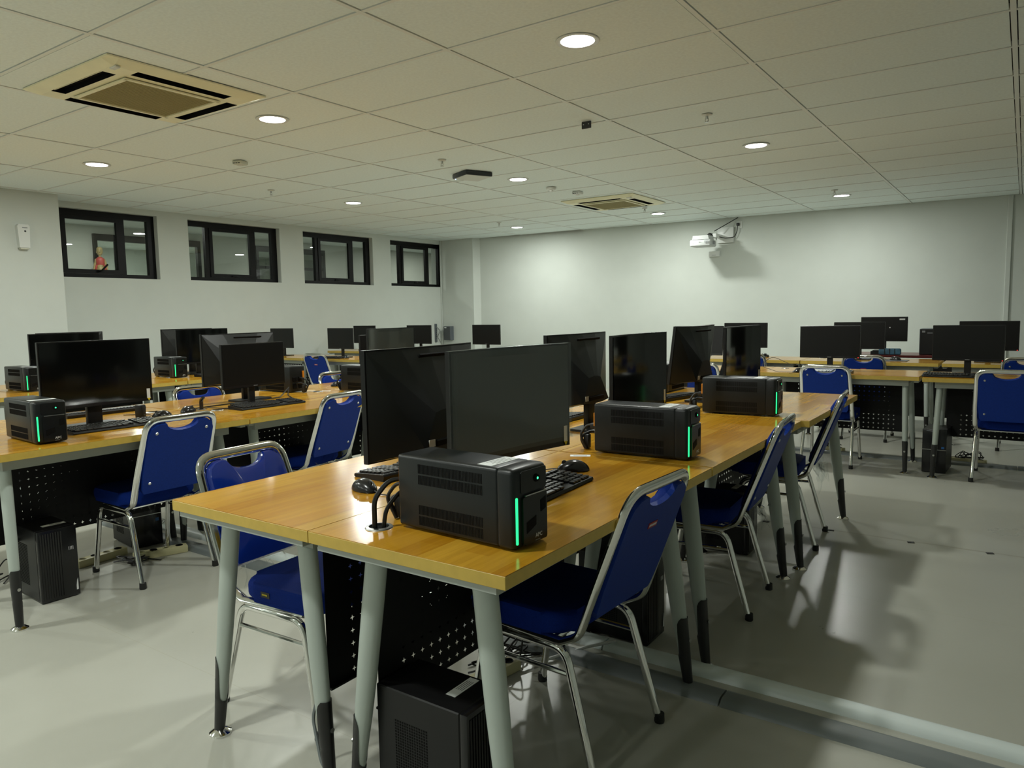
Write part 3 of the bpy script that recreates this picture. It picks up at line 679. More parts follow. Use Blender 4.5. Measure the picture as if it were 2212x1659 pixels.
# ================================================================ chairs
def make_chair(front='blue_fabric', label_m='red_label', wrap=False, bolts=True):
    t = thing('chair')
    # chrome loop: top bar, sides, then forward under the seat
    W_ = .178
    side = lambda s: [(s*W_, -.285, .70), (s*.184, -.229, .55), (s*.186, -.174, .405), (s*.182, -.115, .374), (s*.170, .16, .376)]
    L_ = [Vector(p) for p in side(-1)][::-1]
    R_ = [Vector(p) for p in side(1)]
    top = [Vector((-W_ + .004, -.329, .818)), Vector((W_ - .004, -.329, .818))]
    pts = fillet(L_ + top + R_, [0, .0, .06, .0, .0, .085, .085, .0, .0, .06, 0], 7)
    fr = mk('back_frame', 'chrome', t, lambda b_: tube(b_, pts, [(.0115, .0175)] * len(pts), 12, flat=(1, 0, 0)), True)
    # back panel: blue board, handle cut-out at the top, tilted with the frame
    def outline(w_):
        o_ = [(-.150, 0), (.150, 0), (.160, .02), (w_, .10), (w_ - .002, .316), (w_ - .012, .346), (w_ - .034, .363), (.110, .368), (.084, .367)]
        for k in range(1, 10):
            a = PI * k / 10
            o_.append((.080*math.cos(a), .362 - .036*math.sin(a)))
        o_ += [(-.084, .367), (-.110, .368), (-(w_ - .034), .363), (-(w_ - .012), .346), (-(w_ - .002), .316), (-w_, .10), (-.160, .02)]
        return o_
    Mb = Matrix.Translation((0, -.198, .455)) @ Matrix.Rotation(rad(20.6), 4, 'X')
    b1 = bmesh.new(); prism(b1, outline(.167), 'y', -.012, .004, Mb); bp_ = obj('backrest', b1, 'blue_back', t)
    b1 = bmesh.new()
    ol = outline(.163); n = len(ol); cx, cz = 0, .16
    rings = [(1.0, .004), (1.0, .014), (.96, .026), (.80, .034), (.4, .038)]
    vv = []
    for s, d in rings: vv.append([b1.verts.new(Mb @ Vector((cx + (x-cx)*s, d, cz + (z-cz)*s))) for x, z in ol])
    for a, c in zip(vv[:-1], vv[1:]):
        for k in range(n): b1.faces.new((a[k], a[(k+1) % n], c[(k+1) % n], c[k]))
    b1.faces.new(vv[-1])
    obj('back_cushion', b1, front, t, True)
    if bolts:
        for x, z in ((-.128, .322), (.128, .322), (-.128, .055), (.128, .055)):
            mk('bolt', 'steel', bp_, lambda b_: lathe(b_, [(.0, .004), (.006, .003), (.008, 0)], n=10, M=Mb @ Matrix.Translation((x, -.012, z)) @ Matrix.Rotation(PI/2, 4, 'X')))
    if label_m:
        lb = mk('maker_label', label_m, bp_, lambda b_: box(b_, (0, 0, 0), (.05, .0016, .018), Mb @ Matrix.Translation((.0, -.0128, .262))))
        mk('label_print', 'print_white', lb, lambda b_: [box(b_, (-.018 + k*.0072, -.001, 0), (.005, .0005, .007), Mb @ Matrix.Translation((.0, -.0128, .262))) for k in range(6)])
    # seat
    def seat(b_):
        t_ = bmesh.new(); prism(t_, rrect(.385, .375, .075, 6, 0, .062), 'z', .382, .447)
        ed = [e for e in t_.edges if abs(e.verts[0].co.z - e.verts[1].co.z) < 1e-5]
        bmesh.ops.bevel(t_, geom=ed, offset=.024, segments=4, profile=.5, affect='EDGES'); t_.verts.index_update()
        put(b_, [v.co for v in t_.verts], [[v.index for v in f.verts] for f in t_.faces]); t_.free()
    mk('seat', 'blue_fabric', t, seat, True)
    sg_ = mk('seat_tag', 'ink', t, lambda b_: box(b_, (.1925, .005, .415), (.003, .04, .018)))
    mk('tag_print', 'yellow_tag', sg_, lambda b_: [box(b_, (.1942, -.007 + k*.005, .415), (.0006, .0035, .005)) for k in range(5)])
    # leg frames
    for s in (-1, 1):
        P_ = fillet([(s*.193, -.224, .012), (s*.180, -.125, .355), (s*.180, .160, .355), (s*.193, .221, .012)], .06, 6)
        lf = mk('leg_frame', 'chrome', t, lambda b_: tube(b_, P_, .0125, 10), True)
        for yy in (-.228, .2245):
            mk('rubber_foot', 'rubber', lf, lambda b_: lathe(b_, [(.015, 0), (.0165, .004), (.0155, .03)], (s*.1935, yy*.995, 0), 12), True)
        mk('stretcher', 'chrome', t, lambda b_: tube(b_, [(s*.182, -.14, .285), (s*.184, .170, .285)], .0075, 8), True)
    for yy in (-.075, .12): mk('cross_bar', 'chrome', t, lambda b_: tube(b_, [(-.18, yy, .366), (.18, yy, .366)], .009, 8), True)
    if wrap:
        def wf(b_):
            rnd = random.Random(3); nx, nz = 14, 6; g = []
            for i in range(nx):
                g.append([])
                for j in range(nz):
                    u = -.15 + .3*i/(nx-1); v = j/(nz-1)
                    hang = .035 + .075*abs(math.sin(i*1.3))*(.5 + .5*math.sin(i*.7 + 1))
                    g[-1].append(b_.verts.new((u + rnd.uniform(-.006, .006), -.205 + .02*math.sin(i*1.7 + j) - .03*v, .455 - hang*v*1.6 + rnd.uniform(-.006, .006))))
            for i in range(nx-1):
                for j in range(nz-1): b_.faces.new((g[i][j], g[i+1][j], g[i+1][j+1], g[i][j+1]))
        mk('plastic_wrap', 'clear_wrap', t, wf, True)
    return t
FX, FL = PI/2, -PI/2                         # facing -X, facing +X
CH = [
 ('w', lambda: make_chair(label_m='red_label', bolts=False), (3.768, .02), FX - rad(3), 'blue chair with red back label tucked under the nearest desk corner'),
 ('p', lambda: make_chair(label_m=None, wrap=True), (3.768, 1.29), FX + rad(4), 'blue chair with chrome frame, second along the right side of the front island'),
 ('p', None, (3.79, 2.36), FX + rad(5), 'blue chair with chrome frame, furthest along the right side of the front island'),
 ('v', lambda: make_chair('blue_vinyl', None, True), (2.945, -.27), FL + rad(3), 'blue chair with shiny plastic-covered backrest on the left of the nearest desk'),
 ('p', None, (1.24, .13), FX, 'blue chair seen from behind at the near desk of the middle island'),
 ('p', None, (1.225, 1.15), FX + rad(6), 'blue chair seen from behind at the second desk of the middle island'),
 ('n', lambda: make_chair(label_m=None), (.565, 1.05), FL, 'blue chair facing us over the back edge of the middle island, near one'),
 ('n', None, (.555, 2.30), FL, 'blue chair facing us over the back edge of the middle island, beside a mouse'),
 ('w', None, (-2.30, 4.52), rad(6), 'blue chair with small red label at the rear desks under the windows'),
 ('p', None, (2.57, 4.64), 0, 'blue chair mostly hidden by monitors at the first rear row'),
 ('p', None, (3.61, 4.64), rad(1), 'blue chair with back to us at the middle right desk of the first rear row'),
 ('p', None, (4.82, 4.60), rad(-1), 'blue chair with back to us at the right edge, first rear row'),
 ('n', None, (2.57, 6.04), 0, 'blue chair behind the glossy monitor at the second rear row, left one'),
 ('w', None, (3.665, 6.04), 0, 'blue chair with red label at the middle of the second rear row'),
 ('n', None, (4.94, 6.04), 0, 'blue chair at the far right of the second rear row'),
]
for kind, mkr, (x, y), rz, lab in CH: place('chair_' + kind, mkr, (x, y, 0), rz, lab, 'chair', 'blue chrome-framed chairs')

# ================================================================ monitors
def curved_rect(b_, w_, z0, z1, y0, sag, n=16, th=.0, edge=0):
    """curved slab: screen centre at y0, ends forward (-y) by sag"""
    def yy(x): return y0 - sag * (2*x/w_)**2
    xs = [-w_/2 + w_*i/n for i in range(n+1)]
    V_ = []
    for x in xs: V_ += [(x, yy(x), z0), (x, yy(x), z1), (x, yy(x) + th, z0), (x, yy(x) + th, z1)]
    F_ = []
    for i in range(n):
        a, c = 4*i, 4*i + 4
        F_ += [(a, c, c+1, a+1), (a+2, a+3, c+3, c+2), (a, a+2, c+2, c), (a+1, c+1, c+3, a+3)]
    F_ += [(0, 1, 3, 2), (4*n, 4*n+2, 4*n+3, 4*n+1)]
    put(b_, V_, F_)
def make_big(screen='screen_gloss', sticker=True, film=False):
    t = thing('monitor'); W_, z0, z1, sg = .545, .105, .435, .022
    mk('casing', 'bezel', t, lambda b_: curved_rect(b_, W_, z0, z1, -.03, sg, th=.016))
    mk('screen', screen, t, lambda b_: curved_rect(b_, W_ - .014, z0 + .016, z1 - .006, -.0312, sg, th=.001), True)
    # faceted back shell with creases running from the upper corners
    def back(b_):
        yf = lambda x: -.014 - sg*(2*x/W_)**2
        o_ = [(-.268, .43), (-.13, .43), (0, .43), (.13, .43), (.268, .43), (.268, .11), (.13, .11), (0, .11), (-.13, .11), (-.268, .11)]
        i_ = [(-.055, .235), (-.028, .240), (0, .242), (.028, .240), (.055, .235), (.12, .128), (.06, .120), (0, .118), (-.06, .120), (-.12, .128)]
        V_ = [(x, yf(x) + .001, z) for x, z in o_] + [(x, .050 if z > .2 else .058, z) for x, z in i_]
        n = len(o_); F_ = [(k, (k+1) % n, n + (k+1) % n, n + k) for k in range(n)] + [tuple(range(n, 2*n))]
        put(b_, V_, F_)
    bk = mk('back_shell', 'monitor_back', t, back)
    mk('vent_slot', 'vent_dark', bk, lambda b_: rbox(b_, (0, 0, 0), (.21, .006, .011), .002, 1, Matrix.Translation((-.045, -.0045, .408)) @ Matrix.Rotation(rad(-18), 4, 'X')))
    mk('port_block', 'vent_dark', bk, lambda b_: rbox(b_, (0, .046, .142), (.14, .03, .022), .004, 1))
    mk('rating_label', 'paper', bk, lambda b_: box(b_, (.088, .056, .145), (.03, .004, .022)))
    st = mk('stand_neck', 'plastic_black', t, lambda b_: [rbox(b_, (0, .022, .066), (.075, .028, .12), .006, 2)], True)
    mk('stand_base', 'plastic_black', t, lambda b_: prism(b_, rrect(.25, .14, .02, cy=.05), 'z', 0, .010))
    if sticker:
        s_ = mk('energy_sticker', 'paper', t, lambda b_: box(b_, (.252, -.0515, .145), (.020, .0015, .05)))
        mk('sticker_tip', 'yellow_tag', s_, lambda b_: prism(b_, [(.243, .12), (.261, .12), (.252, .106)], 'y', -.0522, -.0508))
    if film:
        mk('protective_film', 'screen_sheet', t, lambda b_: curved_rect(b_, W_ + .012, z0 + .03, z1 + .003, -.0345, sg, th=.0006), True)
        def strip(b_):
            rnd = random.Random(5); a = []
            for k in range(14):
                z = .13 + .29*k/13
                a.append([b_.verts.new((W_/2 - .012, -.0565, z)), b_.verts.new((W_/2 + .004 + rnd.uniform(0, .005), -.062 + rnd.uniform(-.003, .003), z)), b_.verts.new((W_/2 + .010 + .008*math.sin(k*.5), -.045, z))])
            for p, q in zip(a[:-1], a[1:]):
                for k in (0, 1): b_.faces.new((p[k], p[k+1], q[k+1], q[k]))
        mk('film_edge', 'clear_wrap', t, strip, True)
        mk('film_edge', 'clear_wrap', t, lambda b_: [rbox(b_, (-W_/2 + .008, -.0575, .285), (.028, .0012, .30), .0004, 1), rbox(b_, (0, -.0372, z1 - .012), (W_*.55, .0012, .026), .0004, 1)])
    return t
def make_small(led=False, tilt=0):
    t = thing('monitor'); W_, z0, z1 = .468, .108, .378
    mk('casing', 'bezel', t, lambda b_: rbox(b_, (0, -.012, (z0+z1)/2), (W_, .022, z1-z0), .003, 1))
    mk('screen', 'screen_matte', t, lambda b_: box(b_, (0, -.0234, (z0+z1)/2 + .005), (W_ - .014, .0012, z1 - z0 - .024)))
    bk = mk('back_shell', 'monitor_back', t, lambda b_: rbox(b_, (0, .012, .235), (.30, .03, .16), .012, 2), True)
    mk('stand_neck', 'plastic_black', t, lambda b_: rbox(b_, (0, .022, .12), (.045, .022, .235), .004, 1))
    mk('stand_base', 'plastic_black', t, lambda b_: prism(b_, rrect(.21, .165, .012, cy=.02), 'z', 0, .009))
    mk('brand_strip', 'print_grey', t, lambda b_: box(b_, (0, -.0235, z0 + .009), (.03, .0006, .004)))
    if led: mk('power_light', 'led_red', t, lambda b_: box(b_, (.222, -.0236, z0 + .006), (.006, .001, .004)))
    return t
MON = [
 ('f', lambda: make_big('screen_film', True, True), (3.625, -.084), PI/2 - rad(5), 'large grey-looking monitor wrapped in film, nearest the camera, screen towards us'),
 ('b', lambda: make_big(), (3.375, -.107), -PI/2 + rad(4), 'large monitor showing its back beside the nearest film-wrapped screen'),
 ('b', None, (3.25, 1.10), -PI/2, 'large monitor showing its back at the second desk of the front island'),
 ('b', None, (3.495, 1.065), PI/2, 'glossy curved monitor facing right at the second desk of the front island'),
 ('b', None, (3.31, 2.33), -PI/2 - rad(3), 'leaning curved monitor showing its back at the far desk of the front island'),
 ('b', None, (3.54, 2.345), PI/2 - rad(3), 'glossy curved monitor facing right at the far desk of the front island'),
 ('b', None, (1.035, -.015), PI/2, 'large black monitor facing us behind the left power unit, middle island near desk'),
 ('b', None, (.72, 1.085), -PI/2, 'large monitor showing its back at the second desk of the middle island'),
 ('f', None, (.88, 2.245), PI/2 + rad(4), 'film-covered monitor facing us at the far desk of the middle island'),
 ('b', None, (-1.60, 1.02), PI/2, 'large black monitor facing us, near desk of the left island by the window wall'),
 ('b', None, (-1.89, 1.235), -PI/2, 'monitor whose edge shows behind the near screen of the left island'),
 ('b', None, (-1.645, 2.28), PI/2, 'large black monitor facing us, second screen of the left island'),
 ('b', None, (-1.94, 2.36), -PI/2, 'monitor whose edge shows at the left behind the second screen of the left island'),
 ('s', lambda: make_small(), (.975, .965), PI/2 + rad(3), 'smaller flat black monitor with keyboard at the second desk of the middle island'),
 ('s', None, (.55, 2.52), -PI/2, 'small monitor seen edge-on beside the film-covered screen of the middle island'),
 ('s', None, (-3.52, 4.72), 0, 'small flat monitor below the third high window, leftmost of the rear desks'),
 ('s', None, (-2.35, 4.72), 0, 'small flat monitor with keyboard and mouse in front, rear desks under the fourth window'),
 ('s', None, (-3.46, 6.22), 0, 'small monitor partly hidden behind another under the fourth window'),
 ('s', None, (-2.34, 6.22), 0, 'small monitor nearest the far left corner cabinet'),
 ('s', None, (-1.12, 6.22), 0, 'small lone monitor in front of the corner pier'),
 ('s', None, (2.42, 4.74), 0, 'small monitor half hidden behind the leaning curved monitor'),
 ('l', lambda: make_small(True), (3.565, 4.74), rad(2), 'small monitor with red standby light behind the middle right chair, first rear row'),
 ('l', None, (4.555, 4.70), rad(-2), 'small monitor with red standby light at the right edge, first rear row'),
 ('s', None, (2.405, 6.22), 0, 'small monitor under the left of the projector shadow, second rear row'),
 ('s', None, (3.54, 6.22), rad(2), 'greyish small monitor behind the red-light screen, second rear row'),
 ('l', None, (4.635, 6.22), rad(-1), 'small monitor at the far right of the second rear row'),
 ('t', lambda: make_small(), (3.62, 7.25), 0, 'monitor with white sticker standing on the maroon table'),
]
for kind, mkr, (x, y), rz, lab in MON:
    z = DZ if kind != 't' else .755
    o = place('mon_' + kind, mkr, (x, y, z), rz, lab, 'monitor', 'black computer monitors')
    if kind == 't':
        mk('white_sticker', 'paper', o, lambda b_: box(b_, (.18, -.0242, .350), (.055, .0008, .016)))
        mk('maker_mark', 'print_white', o, lambda b_: box(b_, (.06, -.0242, .26), (.014, .0008, .010)))
        o.location.z += .035
        mk('riser', 'plastic_black', o, lambda b_: box(b_, (0, .02, -.0175), (.24, .2, .035)))
    if 'leaning' in lab:                    # the head is tipped on its stand
        for ch in o.children:
            if not ch.name.startswith('stand'):
                p_ = Vector((0, .02, .12)); ch.rotation_euler = (rad(-7), 0, 0)
                ch.location = p_ - Euler((rad(-7), 0, 0)).to_matrix() @ p_

# ================================================================ uninterruptible power units
UL, UW, UH = .385, .128, .188
def make_ups():
    t = thing('power_unit')
    def body(b_): rbox(b_, (0, .03, UH/2 + .003), (UW, UL - .06, UH - .006), .009, 3)
    bd = mk('body', 'ups_black', t, body, True)
    def front(b_):
        rbox(b_, (0, -UL/2 + .042, UH/2 + .002), (UW + .002, .052, UH - .004), .012, 3)
    mk('front_bezel', 'ups_black', t, front, True)
    def face(b_):
        yF = -UL/2 + .0155
        prism(b_, rrect(UW - .030, .050, .006, cx=.010, cy=.155), 'y', yF - .0015, yF + .004)
        # lower face with two angled facets
        prism(b_, rrect(UW - .036, .112, .006, cx=.010, cy=.066), 'y', yF - .0055, yF + .004)
    fc = mk('front_panel', 'ups_front', t, face)
    mk('facet', 'vent_dark', fc, lambda b_: [prism(b_, [(.030, .104), (.050, .110), (.050, .082), (.030, .076)], 'y', -UL/2 + .0092, -UL/2 + .012), prism(b_, [(-.024, .062), (.012, .072), (.012, .050), (-.024, .036)], 'y', -UL/2 + .0092, -UL/2 + .012)])
    mk('panel_edge', 'steel', fc, lambda b_: box(b_, (.012, -UL/2 + .0105, .124), (.08, .004, .0025)))
    mk('led_strip', 'led_green', t, lambda b_: rbox(b_, (-UW/2 + .011, -UL/2 + .0165, .070), (.006, .007, .108), .0025, 2), True)
    bt = mk('power_button', 'vent_dark', t, lambda b_: lathe(b_, [(.0, .004), (.008, .004), (.010, 0)], n=18, M=Matrix.Translation((.020, -UL/2 + .0142, .157)) @ Matrix.Rotation(PI/2, 4, 'X')), True)
    mk('button_light', 'led_dot', bt, lambda b_: lathe(b_, [(.0, .0048), (.0032, .0046)], n=10, M=Matrix.Translation((.020, -UL/2 + .0142, .157)) @ Matrix.Rotation(PI/2, 4, 'X')))
    text_obj('logo_lettering', 'APC', .014, 'print_white', t, (.022, -UL/2 + .0098, .024), (PI/2, 0, 0))
    mk('logo_underline', 'print_grey', t, lambda b_: box(b_, (.018, -UL/2 + .0098, .0135), (.018, .0005, .0015)))
    def vents(b_):
        for s in (-1, 1):
            for z0 in (.029, .056, .131, .158):
                for k in range(46): box(b_, (s*(UW/2 + .0001), -.085 + k*.0045, z0), (.0012, .0022, .023))
    mk('vent_slots', 'vent_dark', bd, vents)['kind'] = 'stuff'
    lb = mk('asset_label', 'paper', bd, lambda b_: box(b_, (0, -.085, UH + .0004), (.105, .042, .0008)))
    mk('label_print', 'print_grey', lb, lambda b_: [box(b_, (.004, -.098 + k*.0085, UH + .0009), (.055 + .012*(k % 2), .0022, .0003)) for k in range(4)])
    mk('orange_tag', 'orange_tag', bd, lambda b_: box(b_, (-.045, UL/2 + .0035, .125), (.014, .007, .05)))
    rr_ = mk('rear_sockets', 'vent_dark', t, lambda b_: [rbox(b_, (x, UL/2 + .0, z), (.035, .012, .035), .004, 1) for x in (-.02, .03) for z in (.045, .095)])
    mk('power_lead', 'cable_black', t, lambda b_: [tube(b_, fillet([(-.02, UL/2, .095), (-.02, UL/2 + .05, .10), (-.035, UL/2 + .075, .06), (-.02, UL/2 + .055, .004)], .03), .005, 8),
        tube(b_, fillet([(.02, UL/2, .06), (.015, UL/2 + .045, .07), (-.02, UL/2 + .085, .05), (-.01, UL/2 + .065, .004)], .03), .006, 8),
        rbox(b_, (-.018, UL/2 + .018, .095), (.022, .036, .022), .005, 2), rbox(b_, (.0, UL/2 + .062, .03), (.024, .024, .056), .005, 2)], True)
    return t
UPS = [((3.812, -.478), PI/2 - rad(3), 'black power unit with green light on the nearest desk corner'),
       ((3.765, .648), PI/2 + rad(1), 'black power unit with green light on the second desk, right side of the front island'),
       ((3.735, 1.872), PI/2 + rad(2), 'black power unit with green light on the far desk, right side of the front island'),
       ((1.235, -.375), PI/2 - rad(4), 'black power unit with green light at the left edge, near end of the middle island'),
       ((-1.49, .675), PI/2, 'black power unit with looping cable on the left island, near desk'),
       ((-1.565, 1.925), PI/2 - rad(3), 'black power unit with green light on the left island, second desk'),
       ((.485, 1.55), -PI/2, 'power unit showing its rear sockets and orange tag behind the smaller monitor'),
       ((1.115, 1.79), PI/2, 'power unit half hidden by the nearest monitor back, far desk of the middle island'),
       ((2.96, 2.75), 0, 'power unit between the two far curved monitors of the front island')]
for (x, y), rz, lab in UPS: place('ups', make_ups, (x, y, DZ), rz, lab, 'power unit', 'battery power units on the desks')

# ================================================================ keyboards and mice
def make_kb(body='plastic_black', keys='key_black'):
    t = thing('keyboard')
    def f(b_): prism(b_, [(-.075, .004), (-.072, .012), (.05, .021), (.07, .022), (.073, .016), (.07, 0), (-.07, 0)], 'x', -.22, .22)
    mk('body', body, t, f)
    def k_(b_):
        for r_ in range(6):
            y = -.058 + r_*.0205 + (.006 if r_ == 5 else 0); z = .012 + (y + .072)*.0738
            if r_ == 0:
                xs = [(-.195, .022), (-.168, .022), (-.14, .022), (-.07, .108), (.0, .022), (.028, .022)]
            else: xs = [(-.205 + c*.0195, .0165) for c in range(15)]
            xs = xs + [(.105 + c*.0195, .0165) for c in range(3)] + [(.168 + c*.0155, .0135) for c in range(3)]
            for x, wd in xs: rbox(b_, (x, y, z + .0035), (wd, .0165, .007), .0018, 1)
    mk('keys', keys, t, k_)['kind'] = 'stuff'
    mk('indicator_plate', 'print_grey', t, lambda b_: box(b_, (.185, .058, .0222), (.05, .006, .001)))
    return t
def make_mouse():
    t = thing('mouse')
    def f(b_):
        n, m_ = 18, 8; rows = []
        for j in range(m_ + 1):
            ph = PI/2 * j/m_; rows.append([])
            for k in range(n):
                a = 2*PI*k/n; c = math.cos(ph)**.75
                x = .031*math.cos(a)*c*(1 - .10*math.sin(a)); y = .056*math.sin(a)*c
                z = .003 + .034*math.sin(ph)*(1 - .35*(y/.056)**2) * (1.0 - .10*(y/.056))
                rows[-1].append(b_.verts.new((x, y, z)))
        for p, q in zip(rows[:-1], rows[1:]):
            for k in range(n): b_.faces.new((p[k], p[(k+1) % n], q[(k+1) % n], q[k]))
        b_.faces.new(rows[0][::-1])
        lathe(b_, [(.029, 0), (.030, .003)], n=18, sy=1.8)
    mk('shell', 'mouse_black', t, f, True)
    mk('wheel', 'rubber', t, lambda b_: lathe(b_, [(.0, -.003), (.009, -.003), (.009, .003), (.0, .003)], n=12, M=Matrix.Translation((0, .030, .027)) @ Matrix.Rotation(PI/2, 4, 'Y')))
    mk('lead', 'cable_black', t, lambda b_: tube(b_, fillet([(0, .055, .008), (.004, .085, .004), (-.012, .12, .0025), (.01, .15, .0025)], .03), .0018, 6), True)
    return t
KB = [('k', make_kb, (3.17, .035), -PI/2 - rad(4), 'black keyboard behind the nearest power unit, left side of the front island'),
      ('k', None, (3.732, -.055), PI/2 + rad(3), 'black keyboard with a mouse behind it, right side of the nearest desk'),
      ('k', None, (1.185, -.005), PI/2 - rad(2), 'black keyboard under the big monitor at the left of the middle island'),
      ('k', None, (1.15, .935), PI/2 - rad(3), 'black keyboard in front of the smaller flat monitor, middle island'),
      ('k', None, (.55, .25), -PI/2, 'black keyboard behind the big left monitor, on the far half of the middle island'),
      ('k', None, (3.03, 1.18), -PI/2, 'black keyboard glimpsed left of the second power unit, front island'),
      ('k', None, (3.16, 2.30), -PI/2 - rad(12), 'black keyboard glimpsed left of the third power unit, front island'),
      ('k', None, (4.50, 4.49), 0, 'black keyboard at the right edge, first rear row'),
      ('k', None, (-2.33, 4.50), rad(8), 'black keyboard on the rear desk under the fourth window'),
      ('k', None, (-1.30, 2.25), PI/2, 'black keyboard in front of the second screen of the left island'),
      ('g', lambda: make_kb('device_grey', 'key_grey'), (3.56, 4.52), rad(-3), 'grey-keyed keyboard behind the middle right chair, first rear row')]
for kd, mkr, (x, y), rz, lab in KB: place('kb_' + kd, mkr, (x, y, DZ), rz, lab, 'keyboard', 'desk keyboards')
MS = [((3.255, -.30), -PI/2 - rad(12), 'black mouse left of the nearest power unit, on the left desk'), ((3.665, .265), PI/2 + rad(30), 'black mouse right of the nearest power unit, by the keyboard'),
      ((1.03, .335), PI/2 + rad(35), 'left one of two black mice beside each other on the middle island'), ((.975, .525), PI/2 - rad(70), 'right one of two black mice, next to the cable grommet on the middle island'),
      ((.60, 1.99), -PI/2 + rad(60), 'black mouse beside the half-hidden power unit on the far desk of the middle island'), ((3.375, 4.49), rad(170), 'black mouse left of the middle right chair, first rear row'),
      ((2.56, 6.40), rad(60), 'black mouse on the second rear row, left of the middle chair'), ((3.874, 6.20), rad(70), 'black mouse on a mat, second rear row, right of the middle chair'),
      ((-2.12, 4.58), rad(20), 'black mouse resting near the rear keyboard under the fourth window')]
for (x, y), rz, lab in MS: place('mouse', make_mouse, (x, y, DZ + (.004 if 'mat' in lab else 0)), rz, lab, 'mouse', 'computer mice')
t = tag(mk('mouse_mat', 'device_grey', None, lambda b_: prism(b_, rrect(.24, .2, .015), 'z', 0, .0035), loc=(3.87, 6.17, DZ)), 'thin grey mouse mat on the second rear row', 'mat')
# little things lying on the desks
for (x, y, rz, lab) in ((3.56, .50, .5, 'white paper label lying on the nearest desk, in front of the film-wrapped monitor'), (.705, 1.64, .3, 'left white paper slip on the middle island desk joint'), (.80, 1.69, .5, 'right white paper slip on the middle island desk joint')):
    o = tag(mk('paper_slip', 'paper', None, lambda b_: box(b_, (0, 0, .0006), (.075, .032, .001)), loc=(x, y, DZ), rot=(0, 0, rz)), lab, 'paper', 'paper slips on the desks')
    mk('print_line', 'print_grey', o, lambda b_: [box(b_, (0, -.006 + .008*k, .0012), (.05, .0018, .0003)) for k in range(2)])
t = thing('power_adapter', (.93, .27, DZ), rad(20), 'small black block adapter standing beside the left keyboard, middle island', 'adapter')
mk('block', 'plastic_black', t, lambda b_: rbox(b_, (0, 0, .035), (.045, .035, .07), .005, 2), True)
mk('lead', 'cable_black', t, lambda b_: tube(b_, fillet([(.0, .017, .02), (.02, .06, .008), (-.05, .10, .003), (-.16, .05, .003)], .04), .0022, 6), True)
t = thing('grommet_flap', (.93, .635, DZ), rad(-30), 'shiny black upright cable flap on the middle island beside the mice', 'cable outlet')
mk('flap', 'mouse_black', t, lambda b_: tube(b_, fillet([(0, 0, .0), (0, 0, .055), (.045, .01, .075)], .03), [(.011, .007)] * 8, 8), True)
mk('plate', 'steel', t, lambda b_: prism(b_, rrect(.07, .045, .01), 'z', 0, .002))
def cable(name, pts, r, m, lab, cat='cable', group=None, fr=.06):
    return tag(mk(name, m, None, lambda b_: tube(b_, fillet(pts, fr), r, 6), True), lab, cat, group)
cable('desk_cable', [(.95, .66, .765), (1.05, .72, .758), (1.05, 1.0, .758), (1.05, 1.22, .758), (.80, 1.36, .76), (.69, 1.46, .79)], .003, 'cable_black', 'thin black cable winding below the smaller monitor on the middle island')
cable('desk_cable', [(.88, .62, .76), (.87, .74, .76), (.86, 1.05, .76), (.86, 1.25, .76), (.69, 1.46, .80)], .004, 'cable_black', 'thicker black cable loop towards the rear-facing power unit')
cable('desk_cable', [(3.30, 4.62, .80), (3.12, 4.65, .875), (3.05, 4.52, .80), (3.22, 4.44, .758), (3.36, 4.46, .758)], .0022, 'cable_black', 'thin mouse cord arching over the first rear row desk')

cable('desk_cable', [(3.572, -.572, .75), (3.575, -.575, .83), (3.59, -.535, .875), (3.64, -.47, .87)], .0065, 'cable_black', 'thick black cable rising from the grommet to the nearest power unit', fr=.05)
cable('desk_cable', [(3.586, -.556, .75), (3.59, -.55, .80), (3.60, -.50, .845), (3.64, -.455, .84)], .0055, 'cable_black', 'second black cable rising from the same grommet behind the first', fr=.05)
